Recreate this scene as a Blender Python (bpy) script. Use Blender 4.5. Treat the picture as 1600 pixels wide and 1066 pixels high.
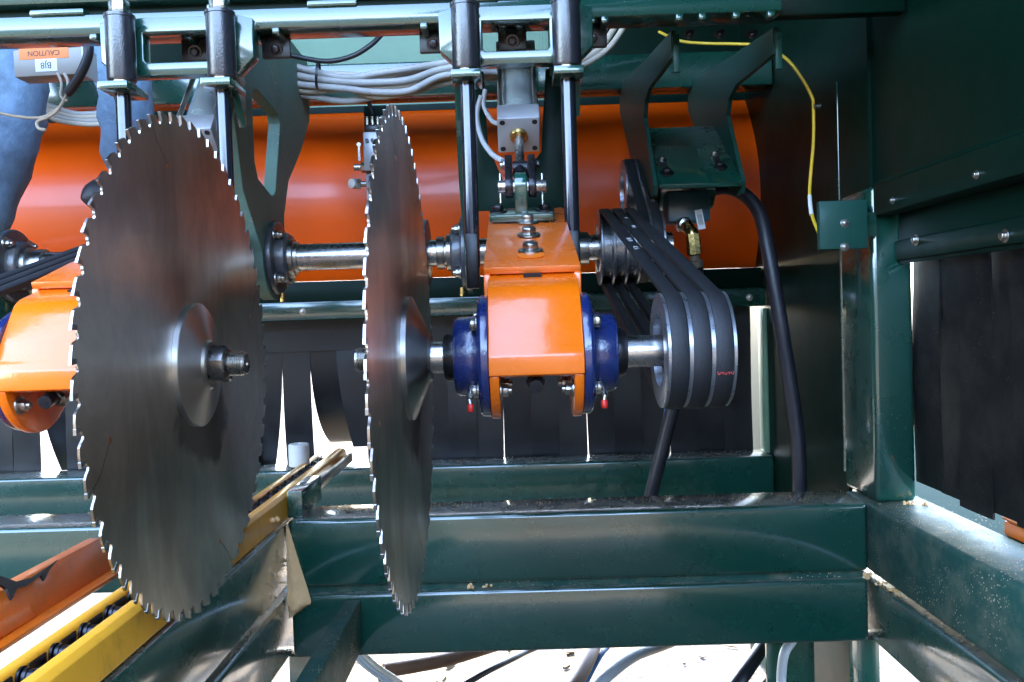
import bpy, bmesh, math, random
from mathutils import Vector, Matrix
R_ = math.radians
random.seed(7)
scene = bpy.context.scene
for o in list(bpy.data.objects):
    bpy.data.objects.remove(o, do_unlink=True)
COL = scene.collection

# ------------------------------------------------------------------ camera, sky, sun, exposure
FPX = 1378.0                                   # focal length in photograph pixels (1600 wide)
camd = bpy.data.cameras.new('camera')
camd.sensor_width = 36.0
camd.lens = 36.0 * FPX / 1600.0
camd.clip_start = 0.02
camd.clip_end = 2000
cam = bpy.data.objects.new('camera', camd)
COL.objects.link(cam)
CM = Matrix.Rotation(R_(.42), 3, 'Z') @ Matrix.Rotation(R_(90 - 1.62), 3, 'X') @ Matrix.Rotation(R_(-1.8), 3, 'Z')
cam.rotation_euler = CM.to_euler()
scene.camera = cam

SUN_EL, SUN_AZ = R_(56), R_(-14)               # sun high behind the machine, a little to the left
world = bpy.data.worlds.new('World')
scene.world = world
world.use_nodes = True
wn = world.node_tree.nodes
sky = wn.new('ShaderNodeTexSky')
sky.sky_type = 'NISHITA'
sky.sun_disc = False
sky.sun_elevation = SUN_EL
sky.sun_rotation = SUN_AZ
sky.air_density = 1.0
sky.dust_density = 1.6
sky.ozone_density = 1.2
wn['Background'].inputs['Strength'].default_value = 0.15
world.node_tree.links.new(sky.outputs[0], wn['Background'].inputs['Color'])
sund = bpy.data.lights.new('sun', 'SUN')
sund.energy = 2.0
sund.angle = R_(0.55)
sund.color = (1.0, .95, .86)
sun = bpy.data.objects.new('sun', sund)
COL.objects.link(sun)
sdir = Vector((math.sin(SUN_AZ) * math.cos(SUN_EL), math.cos(SUN_AZ) * math.cos(SUN_EL), math.sin(SUN_EL)))
sun.rotation_euler = (-sdir).to_track_quat('-Z', 'Y').to_euler()
sun.location = sdir * 30
scene.view_settings.view_transform = 'Standard'
scene.view_settings.look = 'None'
scene.view_settings.gamma = 1
scene.view_settings.use_curve_mapping = False
scene.view_settings.exposure = 4.6
scene.cycles.max_bounces = 8
scene.cycles.caustics_reflective = False
scene.cycles.caustics_refractive = False

GROUND = -1.40


def at(px, py, Y):
    """point on the plane y = Y seen at a pixel of the 1600 px photograph"""
    r = CM @ Vector(((px - 800) / FPX, -(py - 533) / FPX, -1))
    return r * (Y / r.y)


# ------------------------------------------------------------------ materials
def mat(name, col, rough=.5, metal=0., coat=0., cior=1.75, spec=.5, var=.0, vscale=6., bump=0., bscale=60., specks=0.,
        speck_col=(.55, .42, .26), aniso=0., rvar=0., ior=1.5, dust=0., dust_col=(.42, .34, .22), grime=0., grime_col=(.02, .015, .01), topdust_glare=0.):
    m = bpy.data.materials.new(name)
    m.use_nodes = True
    nt = m.node_tree
    N, L = nt.nodes, nt.links
    b = N['Principled BSDF']
    b.inputs['Base Color'].default_value = (*col, 1)
    b.inputs['Roughness'].default_value = rough
    b.inputs['Metallic'].default_value = metal
    b.inputs['Coat Weight'].default_value = coat
    b.inputs['Coat Roughness'].default_value = .12
    b.inputs['Coat IOR'].default_value = cior
    b.inputs['Specular IOR Level'].default_value = spec
    b.inputs['IOR'].default_value = ior
    tc = N.new('ShaderNodeTexCoord')
    cur = None

    def noise(scale, detail=4, rough_=.6):
        n = N.new('ShaderNodeTexNoise')
        n.inputs['Scale'].default_value = scale
        n.inputs['Detail'].default_value = detail
        n.inputs['Roughness'].default_value = rough_
        L.new(tc.outputs['Object'], n.inputs['Vector'])
        return n

    def ramp(src, a, c, lo=0., hi=1.):
        r = N.new('ShaderNodeMapRange')
        r.inputs[1].default_value = a
        r.inputs[2].default_value = c
        r.inputs[3].default_value = lo
        r.inputs[4].default_value = hi
        L.new(src, r.inputs[0])
        return r.outputs[0]

    def mix(fac, a, c):
        x = N.new('ShaderNodeMix')
        x.data_type = 'RGBA'
        L.new(fac, x.inputs[0])
        if isinstance(a, tuple):
            x.inputs[6].default_value = (*a, 1)
        else:
            L.new(a, x.inputs[6])
        x.inputs[7].default_value = (*c, 1)
        return x.outputs[2]
    cur = col
    if var:
        n = noise(vscale)
        cur = mix(ramp(n.outputs[0], .3, .75, 0, var), cur, tuple(c * .35 for c in col))
    if grime:
        n = noise(vscale * 1.7, 6, .7)
        cur = mix(ramp(n.outputs[0], .52, .72, 0, grime), cur, grime_col)
    if dust:
        n = noise(9, 8, .75)
        cur = mix(ramp(n.outputs[0], .45, .8, 0, dust), cur, dust_col)
    if topdust_glare:
        # sawdust film on faces that point up, also standing in for their glare
        ge = N.new('ShaderNodeNewGeometry')
        sp = N.new('ShaderNodeSeparateXYZ')
        L.new(ge.outputs['Normal'], sp.inputs[0])
        n = noise(14, 8, .7)
        mu = N.new('ShaderNodeMath')
        mu.operation = 'MULTIPLY'
        L.new(ramp(sp.outputs[2], .75, .97), mu.inputs[0])
        L.new(ramp(n.outputs[0], .30, .70, .1 * topdust_glare, topdust_glare), mu.inputs[1])
        cur = mix(mu.outputs[0], cur, (.30, .27, .22))
    if specks:
        v = N.new('ShaderNodeTexVoronoi')
        v.inputs['Scale'].default_value = 130
        L.new(tc.outputs['Object'], v.inputs['Vector'])
        n = noise(7, 3)
        th = ramp(n.outputs[0], .42, .75, 0, .34 * specks)
        lt = N.new('ShaderNodeMath')
        lt.operation = 'LESS_THAN'
        L.new(v.outputs['Distance'], lt.inputs[0])
        L.new(th, lt.inputs[1])
        cur = mix(lt.outputs[0], cur, speck_col)
    if not isinstance(cur, tuple):
        L.new(cur, b.inputs['Base Color'])
    if rvar:
        n = noise(vscale * 2.2, 6, .65)
        L.new(ramp(n.outputs[0], .3, .75, max(.03, rough - rvar), rough + rvar), b.inputs['Roughness'])
    if bump:
        n = noise(bscale, 3)
        bp = N.new('ShaderNodeBump')
        bp.inputs['Strength'].default_value = bump
        bp.inputs['Distance'].default_value = .004
        L.new(n.outputs[0], bp.inputs['Height'])
        L.new(bp.outputs[0], b.inputs['Normal'])
        L.new(bp.outputs[0], b.inputs['Coat Normal'])
    if aniso:
        b.inputs['Anisotropic'].default_value = aniso
        b.inputs['Anisotropic Rotation'].default_value = .25
        t = N.new('ShaderNodeTangent')
        t.direction_type = 'RADIAL'
        t.axis = 'X'
        L.new(t.outputs[0], b.inputs['Tangent'])
    return m


M = {}
M['green'] = mat('green_paint', (.006, .056, .037), .28, coat=1.0, cior=1.8, topdust_glare=.7, spec=.5, var=.25, vscale=3, bump=.035, bscale=22, specks=.3, rvar=.08)
M['green_dusty'] = mat('green_paint_dusty', (.014, .075, .058), .62, coat=.0, spec=.2, var=.25, vscale=4, bump=.06, bscale=40, specks=1.0, dust=.35, rvar=.12)
M['green_dark'] = mat('green_paint_shaded', (.0011, .0135, .0085), .40, coat=.0, spec=.11, var=.3, vscale=2, bump=.03, bscale=9, rvar=.08)  # same green darkened, with the shade put into the colour
M['green_matte'] = mat('green_paint_matte', (.005, .034, .024), .8, spec=.05, var=.3, specks=.6)
M['green_grey'] = mat('green_paint_greyed', (.12, .21, .165), .55, coat=.0, spec=.3, var=.35, vscale=7, specks=.9, dust=.12, grime=.3, grime_col=(.02, .03, .025))
M['green_bracket'] = mat('green_paint_bracket', (.009, .060, .044), .48, coat=.05, spec=.3, var=.3, vscale=6, specks=.4)
M['green_lit'] = mat('green_paint_lit', (.14, .26, .17), .5, var=.35, vscale=5)  # same green lightened, with the light on it put into the colour
M['orange'] = mat('orange_paint', (.95, .165, .002), .28, coat=.38, spec=.5, var=.10, vscale=5, bump=.16, bscale=30, rvar=.06, grime=.12, grime_col=(.25, .05, .01))
M['orange_panel'] = mat('orange_panel_paint', (.98, .105, .0012), .36, coat=.12, spec=.5, var=.22, vscale=1.4, bump=.06, bscale=6, rvar=.08)
M['orange_dusty'] = mat('orange_paint_worn', (.85, .15, .008), .32, coat=.6, var=.2, vscale=7, bump=.2, bscale=50, specks=.5, dust=.25, dust_col=(.6, .35, .2), rvar=.1)
M['orange_rail'] = mat('orange_rail_paint', (.98, .19, .004), .45, coat=.1, var=.12, vscale=9, grime=.2, grime_col=(.12, .03, .01))
M['blue'] = mat('blue_enamel', (.010, .021, .105), .25, coat=.6, spec=.6, var=.3, vscale=18, bump=.16, bscale=160, rvar=.08)
M['steel'] = mat('machined_steel', (.52, .50, .47), .38, metal=1, var=.3, vscale=9, aniso=.7, rvar=.08)
M['chrome'] = mat('ground_shaft_steel', (.60, .59, .58), .27, metal=1, var=.2, vscale=14, rvar=.06, grime=.3, grime_col=(.25, .12, .05))
M['zinc'] = mat('zinc_bolt', (.52, .50, .46), .30, metal=1, var=.35, vscale=60, rvar=.1, grime=.3, grime_col=(.15, .1, .05))
M['dark_steel'] = mat('black_oxide_steel', (.05, .048, .052), .32, metal=.85, var=.3, vscale=30, rvar=.1)
M['tube_black'] = mat('black_tube', (.020, .020, .026), .30, coat=.4, spec=.7, bump=.18, bscale=220, specks=.35, speck_col=(.3, .28, .25))
M['rod_black'] = mat('black_rod', (.030, .032, .045), .18, metal=.6, coat=.5, rvar=.06, var=.3, vscale=20)
M['alu'] = mat('grey_aluminium', (.46, .46, .47), .36, metal=.35, var=.25, vscale=15, bump=.08, bscale=300, rvar=.08)
M['alu_tube'] = mat('anodised_tube', (.46, .52, .52), .25, metal=.3, coat=.3, rvar=.06)
M['rubber'] = mat('black_rubber', (.006, .006, .008), .38, spec=.4, var=.4, vscale=7, specks=.15, rvar=.10, bump=.05, bscale=20)
M['rubber_dusty'] = mat('black_rubber_dusty', (.004, .004, .0045), .5, spec=.3, var=.4, vscale=5, specks=.45, dust=.06, rvar=.1)
M['belt'] = mat('belt_fabric', (.013, .013, .015), .55, var=.4, vscale=18, bump=.35, bscale=500, specks=.12)
M['cast'] = mat('cast_iron_grey', (.19, .195, .21), .40, metal=.7, var=.3, vscale=25, rvar=.1, bump=.08, bscale=200)
M['rust'] = mat('rusty_hub', (.16, .12, .08), .65, metal=.4, var=.5, vscale=40, bump=.6, bscale=120)
M['rim'] = mat('bare_rim_steel', (.40, .41, .44), .32, metal=.9, var=.2, vscale=40, rvar=.08)
M['brass'] = mat('brass', (.62, .44, .16), .26, metal=1, var=.3, vscale=40, rvar=.08)
M['yellow'] = mat('yellow_paint', (.98, .43, .025), .42, coat=.15, var=.15, vscale=10, grime=.35, grime_col=(.25, .13, .02), specks=.25, rvar=.1)
M['yellow_cable'] = mat('yellow_cable_jacket', (.75, .47, .03), .45)
M['cable_grey'] = mat('grey_cable_jacket', (.50, .47, .44), .5, var=.25, vscale=14)
M['cable_cream'] = mat('cream_cable_jacket', (.58, .50, .40), .5, var=.25, vscale=12)
M['cable_black'] = mat('black_cable_jacket', (.018, .018, .02), .4)
M['hose'] = mat('hydraulic_hose', (.018, .018, .026), .42, spec=.5, var=.3, vscale=12, dust=.05)
M['hose_brown'] = mat('brown_hose', (.13, .065, .035), .6, var=.4, vscale=20)
M['hose_blue'] = mat('blue_hose', (.02, .12, .30), .45)
M['pvc'] = mat('grey_conduit', (.42, .43, .45), .42, var=.2, vscale=10)
M['red'] = mat('red_plastic', (.62, .02, .012), .4)
M['white'] = mat('white_plastic', (.72, .71, .68), .5, var=.25, vscale=20)
M['label_white'] = mat('white_label', (.75, .75, .74), .5)
M['label_orange'] = mat('orange_label', (.85, .20, .03), .5)
M['ink'] = mat('black_ink', (.03, .03, .03), .6)
M['ink_red'] = mat('red_ink', (.40, .03, .02), .6)
M['ink_white'] = mat('white_print', (.5, .5, .5), .6)
M['beige_box'] = mat('beige_enclosure', (.34, .31, .26), .45, var=.2, vscale=12)
M['denim'] = mat('blue_denim', (.17, .26, .37), .85, var=.85, vscale=13, bump=.9, bscale=55)
M['leather'] = mat('dark_boot', (.03, .027, .03), .5, var=.3, vscale=20)
M['skin'] = mat('skin', (.45, .25, .17), .5)
M['shirt'] = mat('grey_shirt', (.12, .12, .13), .8)
M['sawdust'] = mat('sawdust', (.88, .54, .25), .9, var=.06, vscale=30, bump=.8, bscale=260)
M['nut_steel'] = mat('machined_nut_steel', (.20, .19, .18), .30, metal=1, var=.3, vscale=40, rvar=.08)
M['lug_black'] = mat('black_lug_paint', (.012, .010, .010), .4)
M['shed'] = mat('dark_boards', (.05, .04, .03), .8, var=.5, vscale=2)
M['bearing_grey'] = mat('bearing_casting', (.05, .055, .07), .38, metal=.2, coat=.3, var=.4, vscale=25, bump=.2, bscale=120, dust=.3)
M['chips'] = mat('bark_chips', (.11, .075, .045), .9, var=.6, vscale=9)
M['plug'] = mat('copper_plug', (.65, .22, .09), .35, metal=1)
M['slot'] = mat('cut_slot', (.006, .006, .006), .8)
M['carbide'] = mat('carbide_tip', (.50, .48, .45), .28, metal=1, var=.3, vscale=200)
M['motor_blue'] = mat('blue_motor', (.03, .09, .13), .4, coat=.3)


def blade_mat():
    m = bpy.data.materials.new('saw_plate_steel')
    m.use_nodes = True
    nt = m.node_tree
    N, L = nt.nodes, nt.links
    b = N['Principled BSDF']
    b.inputs['Metallic'].default_value = 1
    tc = N.new('ShaderNodeTexCoord')
    sep = N.new('ShaderNodeSeparateXYZ')
    L.new(tc.outputs['Object'], sep.inputs[0])
    cmb = N.new('ShaderNodeCombineXYZ')
    L.new(sep.outputs[1], cmb.inputs[0])
    L.new(sep.outputs[2], cmb.inputs[1])
    ln = N.new('ShaderNodeVectorMath')
    ln.operation = 'LENGTH'
    L.new(cmb.outputs[0], ln.inputs[0])
    # ring grinding marks
    rn = N.new('ShaderNodeTexNoise')
    rn.noise_dimensions = '1D'
    rn.inputs['Scale'].default_value = 420
    rn.inputs['Detail'].default_value = 3
    L.new(ln.outputs['Value'], rn.inputs['W'])
    # vertical smears and blotches
    mp = N.new('ShaderNodeMapping')
    mp.inputs['Scale'].default_value = (1, 2.6, 1.2)
    L.new(tc.outputs['Object'], mp.inputs[0])
    sm = N.new('ShaderNodeTexNoise')
    sm.inputs['Scale'].default_value = 2.6
    sm.inputs['Detail'].default_value = 7
    sm.inputs['Roughness'].default_value = .68
    sm.inputs['Distortion'].default_value = .7
    L.new(mp.outputs[0], sm.inputs['Vector'])
    bl = N.new('ShaderNodeTexNoise')
    bl.inputs['Scale'].default_value = 4.5
    bl.inputs['Detail'].default_value = 6
    L.new(tc.outputs['Object'], bl.inputs['Vector'])
    add = N.new('ShaderNodeMath')
    add.operation = 'MULTIPLY'
    L.new(sm.outputs[0], add.inputs[0])
    L.new(bl.outputs[0], add.inputs[1])
    cr = N.new('ShaderNodeValToRGB')
    cr.color_ramp.elements[0].position = .12
    cr.color_ramp.elements[0].color = (.36, .30, .25, 1)
    cr.color_ramp.elements[1].position = .38
    cr.color_ramp.elements[1].color = (.80, .73, .64, 1)
    L.new(add.outputs[0], cr.inputs[0])
    # oily stain round the hub and below it
    vd = N.new('ShaderNodeVectorMath')
    vd.operation = 'DISTANCE'
    vd.inputs[1].default_value = (0, .02, -.075)
    ns = N.new('ShaderNodeTexNoise')
    ns.inputs['Scale'].default_value = 11
    ns.inputs['Detail'].default_value = 6
    L.new(tc.outputs['Object'], ns.inputs['Vector'])
    wv = N.new('ShaderNodeVectorMath')
    wv.operation = 'MULTIPLY_ADD'
    wv.inputs[1].default_value = (.0, .16, .16)
    L.new(ns.outputs['Color'], wv.inputs[0])
    L.new(tc.outputs['Object'], wv.inputs[2])
    of = N.new('ShaderNodeVectorMath')
    of.operation = 'SUBTRACT'
    of.inputs[1].default_value = (0, .08, .08)
    L.new(wv.outputs[0], of.inputs[0])
    L.new(of.outputs[0], vd.inputs[0])
    sr = N.new('ShaderNodeMapRange')
    sr.interpolation_type = 'SMOOTHSTEP'
    sr.inputs[1].default_value = .125
    sr.inputs[2].default_value = .095
    sr.inputs[3].default_value = 0
    sr.inputs[4].default_value = .8
    L.new(vd.outputs['Value'], sr.inputs[0])
    mx = N.new('ShaderNodeMix')
    mx.data_type = 'RGBA'
    L.new(sr.outputs[0], mx.inputs[0])
    L.new(cr.outputs[0], mx.inputs[6])
    mx.inputs[7].default_value = (.13, .11, .10, 1)
    L.new(mx.outputs[2], b.inputs['Base Color'])
    rr = N.new('ShaderNodeMapRange')
    rr.inputs[1].default_value = .1
    rr.inputs[2].default_value = .42
    rr.inputs[3].default_value = .42
    rr.inputs[4].default_value = .28
    L.new(add.outputs[0], rr.inputs[0])
    L.new(rr.outputs[0], b.inputs['Roughness'])
    bp = N.new('ShaderNodeBump')
    bp.inputs['Strength'].default_value = .07
    bp.inputs['Distance'].default_value = .001
    L.new(rn.outputs[0], bp.inputs['Height'])
    L.new(bp.outputs[0], b.inputs['Normal'])
    b.inputs['Anisotropic'].default_value = .75
    b.inputs['Anisotropic Rotation'].default_value = .25
    t = N.new('ShaderNodeTangent')
    t.direction_type = 'RADIAL'
    t.axis = 'X'
    L.new(t.outputs[0], b.inputs['Tangent'])
    return m


M['blade'] = blade_mat()


def ground_mat():
    m = bpy.data.materials.new('sawdust_and_dirt')
    m.use_nodes = True
    nt = m.node_tree
    N, L = nt.nodes, nt.links
    b = N['Principled BSDF']
    b.inputs['Roughness'].default_value = .9
    tc = N.new('ShaderNodeTexCoord')
    n = N.new('ShaderNodeTexNoise')
    n.inputs['Scale'].default_value = 3.6
    n.inputs['Detail'].default_value = 9
    n.inputs['Roughness'].default_value = .68
    L.new(tc.outputs['Object'], n.inputs['Vector'])
    cr = N.new('ShaderNodeValToRGB')
    e = cr.color_ramp.elements
    e[0].position = .44
    e[0].color = (.018, .018, .019, 1)
    e[1].position = .60
    e[1].color = (.10, .072, .042, 1)
    x = e.new(.52)
    x.color = (.06, .045, .028, 1)
    L.new(n.outputs[0], cr.inputs[0])
    L.new(cr.outputs[0], b.inputs['Base Color'])
    n2 = N.new('ShaderNodeTexNoise')
    n2.inputs['Scale'].default_value = 40
    n2.inputs['Detail'].default_value = 8
    L.new(tc.outputs['Object'], n2.inputs['Vector'])
    bp = N.new('ShaderNodeBump')
    bp.inputs['Strength'].default_value = .8
    bp.inputs['Distance'].default_value = .02
    L.new(n2.outputs[0], bp.inputs['Height'])
    L.new(bp.outputs[0], b.inputs['Normal'])
    return m


M['ground'] = ground_mat()


# ------------------------------------------------------------------ mesh helpers
def wloc(o):
    v = Vector((0, 0, 0))
    while o:
        v += o.location
        o = o.parent
    return v


def tag(o, label, cat, group=None):
    o['label'] = label
    o['category'] = cat
    if group:
        o['group'] = group
    return o


def thing(name, loc, label, cat, group=None):
    o = bpy.data.objects.new(name, None)
    COL.objects.link(o)
    o.location = loc
    o.empty_display_size = .05
    return tag(o, label, cat, group)


def frame_for(d):
    d = Vector(d).normalized()
    u = d.orthogonal().normalized() if abs(d.z) > .99 or abs(d.x) > .99 else Vector((0, 0, 1)).cross(d).normalized()
    return u, d.cross(u).normalized(), d


class MB:
    """collects shapes in world coordinates; build() links them as one mesh object"""
    cx, sx = 0., 1.                       # unit mirror: world x = cx + sx * local x

    def __init__(s):
        s.bm = bmesh.new()

    def v(s, p):
        return s.bm.verts.new((MB.cx + MB.sx * p[0], p[1], p[2]))

    def box(s, x0, x1, y0, y1, z0, z1):
        vs = [s.v((x, y, z)) for x in (x0, x1) for y in (y0, y1) for z in (z0, z1)]
        for f in ((0, 1, 3, 2), (4, 6, 7, 5), (0, 4, 5, 1), (2, 3, 7, 6), (0, 2, 6, 4), (1, 5, 7, 3)):
            s.bm.faces.new([vs[i] for i in f])
        return s

    def obox(s, c, size, ax, ay, az):
        c, ax, ay, az = Vector(c), Vector(ax).normalized(), Vector(ay).normalized(), Vector(az).normalized()
        vs = [s.v(c + ax * (i * size[0] / 2) + ay * (j * size[1] / 2) + az * (k * size[2] / 2)) for i in (-1, 1) for j in (-1, 1) for k in (-1, 1)]
        for f in ((0, 1, 3, 2), (4, 6, 7, 5), (0, 4, 5, 1), (2, 3, 7, 6), (0, 2, 6, 4), (1, 5, 7, 3)):
            s.bm.faces.new([vs[i] for i in f])
        return s

    def lathe(s, o, d, prof, seg=32, cap=True, rot=0.):
        u, w, d = frame_for(d)
        o = Vector(o)
        rings = []
        for t, r in prof:
            if r < 1e-6:
                rings.append([s.v(o + d * t)])
            else:
                rings.append([s.v(o + d * t + (u * math.cos(2 * math.pi * i / seg + rot) + w * math.sin(2 * math.pi * i / seg + rot)) * r) for i in range(seg)])
        for a, b in zip(rings, rings[1:]):
            if len(a) == 1 and len(b) == 1:
                continue
            for i in range(seg):
                j = (i + 1) % seg
                if len(a) == 1:
                    s.bm.faces.new((a[0], b[j], b[i]))
                elif len(b) == 1:
                    s.bm.faces.new((a[i], a[j], b[0]))
                else:
                    s.bm.faces.new((a[i], a[j], b[j], b[i]))
        if cap:
            for r in (rings[0], rings[-1]):
                if len(r) > 2:
                    s.bm.faces.new(r)
        return s

    def cyl(s, p0, p1, r, r1=None, seg=24, rot=0.):
        p0, p1 = Vector(p0), Vector(p1)
        d = p1 - p0
        return s.lathe(p0, d, [(0, r), (d.length, r if r1 is None else r1)], seg, True, rot)

    def hexn(s, p0, d, r, h):
        d = Vector(d).normalized()
        return s.lathe(p0, d, [(0, r), (h * .85, r), (h, r * .86)], 6)

    def prism(s, pts, a, b, axis='x'):
        def P(p, t):
            return {'x': (t, p[0], p[1]), 'y': (p[0], t, p[1]), 'z': (p[0], p[1], t)}[axis]
        A = [s.v(P(p, a)) for p in pts]
        B = [s.v(P(p, b)) for p in pts]
        s.bm.faces.new(A)
        s.bm.faces.new(B[::-1])
        n = len(pts)
        for i in range(n):
            j = (i + 1) % n
            s.bm.faces.new((A[i], B[i], B[j], A[j]))
        return s

    def plate(s, outer, holes, a, b, axis='x'):
        """extruded outline with real holes"""
        def P(p, t):
            return {'x': (t, p[0], p[1]), 'y': (p[0], t, p[1]), 'z': (p[0], p[1], t)}[axis]
        tmp = bmesh.new()
        loops = [outer] + holes
        idx = []
        for lp in loops:
            vs = [tmp.verts.new((p[0], p[1], 0)) for p in lp]
            idx.append(vs)
            for i in range(len(vs)):
                tmp.edges.new((vs[i], vs[(i + 1) % len(vs)]))
        bmesh.ops.triangle_fill(tmp, use_beauty=True, use_dissolve=False, edges=tmp.edges[:])
        tmp.verts.index_update()
        co = [(v.co.x, v.co.y) for v in tmp.verts]
        A = [s.v(P(c, a)) for c in co]
        B = [s.v(P(c, b)) for c in co]
        for f in tmp.faces:
            ii = [v.index for v in f.verts]
            s.bm.faces.new([A[i] for i in ii])
            s.bm.faces.new([B[i] for i in reversed(ii)])
        for vs in idx:
            for i in range(len(vs)):
                p, q = vs[i].index, vs[(i + 1) % len(vs)].index
                s.bm.faces.new((A[p], B[p], B[q], A[q]))
        tmp.free()
        return s

    def tube(s, path, r, seg=12, sub=6):
        pts = smooth_path(path, sub)
        t0 = (pts[1] - pts[0]).normalized()
        u = t0.orthogonal().normalized()
        rings = []
        for i, p in enumerate(pts):
            t = (pts[min(i + 1, len(pts) - 1)] - pts[max(i - 1, 0)]).normalized()
            u = (u - t * u.dot(t)).normalized()
            w = t.cross(u)
            rr = r(i / (len(pts) - 1)) if callable(r) else r
            rings.append([s.v(p + (u * math.cos(2 * math.pi * k / seg) + w * math.sin(2 * math.pi * k / seg)) * rr) for k in range(seg)])
        for a, b in zip(rings, rings[1:]):
            for k in range(seg):
                j = (k + 1) % seg
                s.bm.faces.new((a[k], a[j], b[j], b[k]))
        s.bm.faces.new(rings[0])
        s.bm.faces.new(rings[-1])
        return s

    def grid(s, fn, nu, nv):
        g = [[s.v(fn(i / nu, j / nv)) for j in range(nv + 1)] for i in range(nu + 1)]
        for i in range(nu):
            for j in range(nv):
                s.bm.faces.new((g[i][j], g[i + 1][j], g[i + 1][j + 1], g[i][j + 1]))
        return s

    def sheet(s, fn, nu, nv, th):
        """grid with thickness: th is a vector"""
        th = Vector(th)
        a = [[s.v(fn(i / nu, j / nv)) for j in range(nv + 1)] for i in range(nu + 1)]
        b = [[s.v(Vector(fn(i / nu, j / nv)) + th) for j in range(nv + 1)] for i in range(nu + 1)]
        for i in range(nu):
            for j in range(nv):
                s.bm.faces.new((a[i][j], a[i + 1][j], a[i + 1][j + 1], a[i][j + 1]))
                s.bm.faces.new((b[i][j], b[i][j + 1], b[i + 1][j + 1], b[i + 1][j]))
        for i in range(nu):
            for j in (0, nv):
                s.bm.faces.new((a[i][j], b[i][j], b[i + 1][j], a[i + 1][j]))
        for j in range(nv):
            for i in (0, nu):
                s.bm.faces.new((a[i][j], a[i][j + 1], b[i][j + 1], b[i][j]))
        return s

    def build(s, name, m, parent=None, bev=0., ang=38, seg=2, smooth=True):
        bm = s.bm
        bmesh.ops.recalc_face_normals(bm, faces=bm.faces[:])
        if bev:
            es = [e for e in bm.edges if len(e.link_faces) == 2 and e.calc_face_angle(0) > R_(35)]
            bmesh.ops.bevel(bm, geom=es, offset=bev, segments=seg, affect='EDGES', profile=.5, clamp_overlap=True)
        L = wloc(parent) if parent else Vector((0, 0, 0))
        for v in bm.verts:
            v.co -= L
        me = bpy.data.meshes.new(name)
        bm.to_mesh(me)
        bm.free()
        if smooth:
            for p in me.polygons:
                p.use_smooth = True
            me.set_sharp_from_angle(angle=R_(ang))
        me.materials.append(M[m])
        o = bpy.data.objects.new(name, me)
        COL.objects.link(o)
        o.parent = parent
        return o


def smooth_path(path, sub):
    P = [Vector(p) for p in path]
    if sub <= 1 or len(P) < 3:
        return P
    out = []
    for i in range(len(P) - 1):
        p0, p1, p2, p3 = P[max(i - 1, 0)], P[i], P[i + 1], P[min(i + 2, len(P) - 1)]
        for k in range(sub):
            t = k / sub
            out.append(.5 * ((2 * p1) + (p2 - p0) * t + (2 * p0 - 5 * p1 + 4 * p2 - p3) * t * t + (3 * p1 - p0 - 3 * p2 + p3) * t ** 3))
    out.append(P[-1])
    return out


def inst(src, parent, loc, rot=None, name=None):
    """another object on the same mesh, loc in world coordinates"""
    o = bpy.data.objects.new(name or src.name.split('.')[0], src.data)
    COL.objects.link(o)
    o.parent = parent
    o.location = Vector(loc) - wloc(parent)
    if rot is not None:
        o.rotation_euler = rot
    return o


def circle(c, r, n=24, a0=0., a1=2 * math.pi, end=False):
    m = n if not end else n - 1
    return [(c[0] + r * math.cos(a0 + (a1 - a0) * i / m), c[1] + r * math.sin(a0 + (a1 - a0) * i / m)) for i in range(n)]


def text_part(txt, size, centre, right, up, m, parent, name='lettering'):
    cu = bpy.data.curves.new('lettering', 'FONT')
    cu.body = txt
    cu.size = size
    cu.align_x = 'CENTER'
    cu.align_y = 'CENTER'
    cu.extrude = .0002
    t = bpy.data.objects.new('tmp', cu)
    COL.objects.link(t)
    dg = bpy.context.evaluated_depsgraph_get()
    me = bpy.data.meshes.new_from_object(t.evaluated_get(dg))
    bpy.data.objects.remove(t, do_unlink=True)
    me.materials.clear()
    me.materials.append(M[m])
    r, u = Vector(right).normalized(), Vector(up).normalized()
    u = (u - r * u.dot(r)).normalized()
    n = r.cross(u)
    mat4 = Matrix((r, u, n)).transposed().to_4x4()
    mat4.translation = Vector(centre) - wloc(parent)
    me.transform(mat4)
    o = bpy.data.objects.new(name, me)
    COL.objects.link(o)
    o.parent = parent
    return o


def shared(name, m, fn, **kw):
    """mesh data built at the origin for sharing; the carrier object is removed"""
    c, s = MB.cx, MB.sx
    MB.cx, MB.sx = 0., 1.
    mb = MB()
    fn(mb)
    o = mb.build(name, m, None, **kw)
    MB.cx, MB.sx = c, s
    me = o.data
    bpy.data.objects.remove(o)
    return me


def put(mesh, name, parent, loc, d=None, roll=0.):
    """link shared mesh; its local +Z is turned to direction d"""
    o = bpy.data.objects.new(name, mesh)
    COL.objects.link(o)
    o.parent = parent
    o.location = Vector(loc) - wloc(parent)
    if d is not None:
        q = Vector((0, 0, 1)).rotation_difference(Vector(d).normalized())
        o.rotation_euler = (q @ Matrix.Rotation(roll, 3, 'Z').to_quaternion()).to_euler()
    return o


def bolt_shape(mb):
    mb.lathe((0, 0, 0), (0, 0, 1), [(0, 1.55), (.22, 1.5), (.22, .2)], 20, False)
    mb.lathe((0, 0, .2), (0, 0, 1), [(0, 1.0), (.78, 1.0), (.95, .82)], 6)


def nut_shape(mb):
    mb.lathe((0, 0, 0), (0, 0, 1), [(0, 1.5), (.22, 1.45), (.22, .2)], 20, False)
    mb.lathe((0, 0, .2), (0, 0, 1), [(0, 1.0), (.95, 1.0), (1.05, .85)], 6)
    mb.lathe((0, 0, 1.2), (0, 0, 1), [(0, .55), (.5, .55), (.6, .45)], 12)


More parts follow.
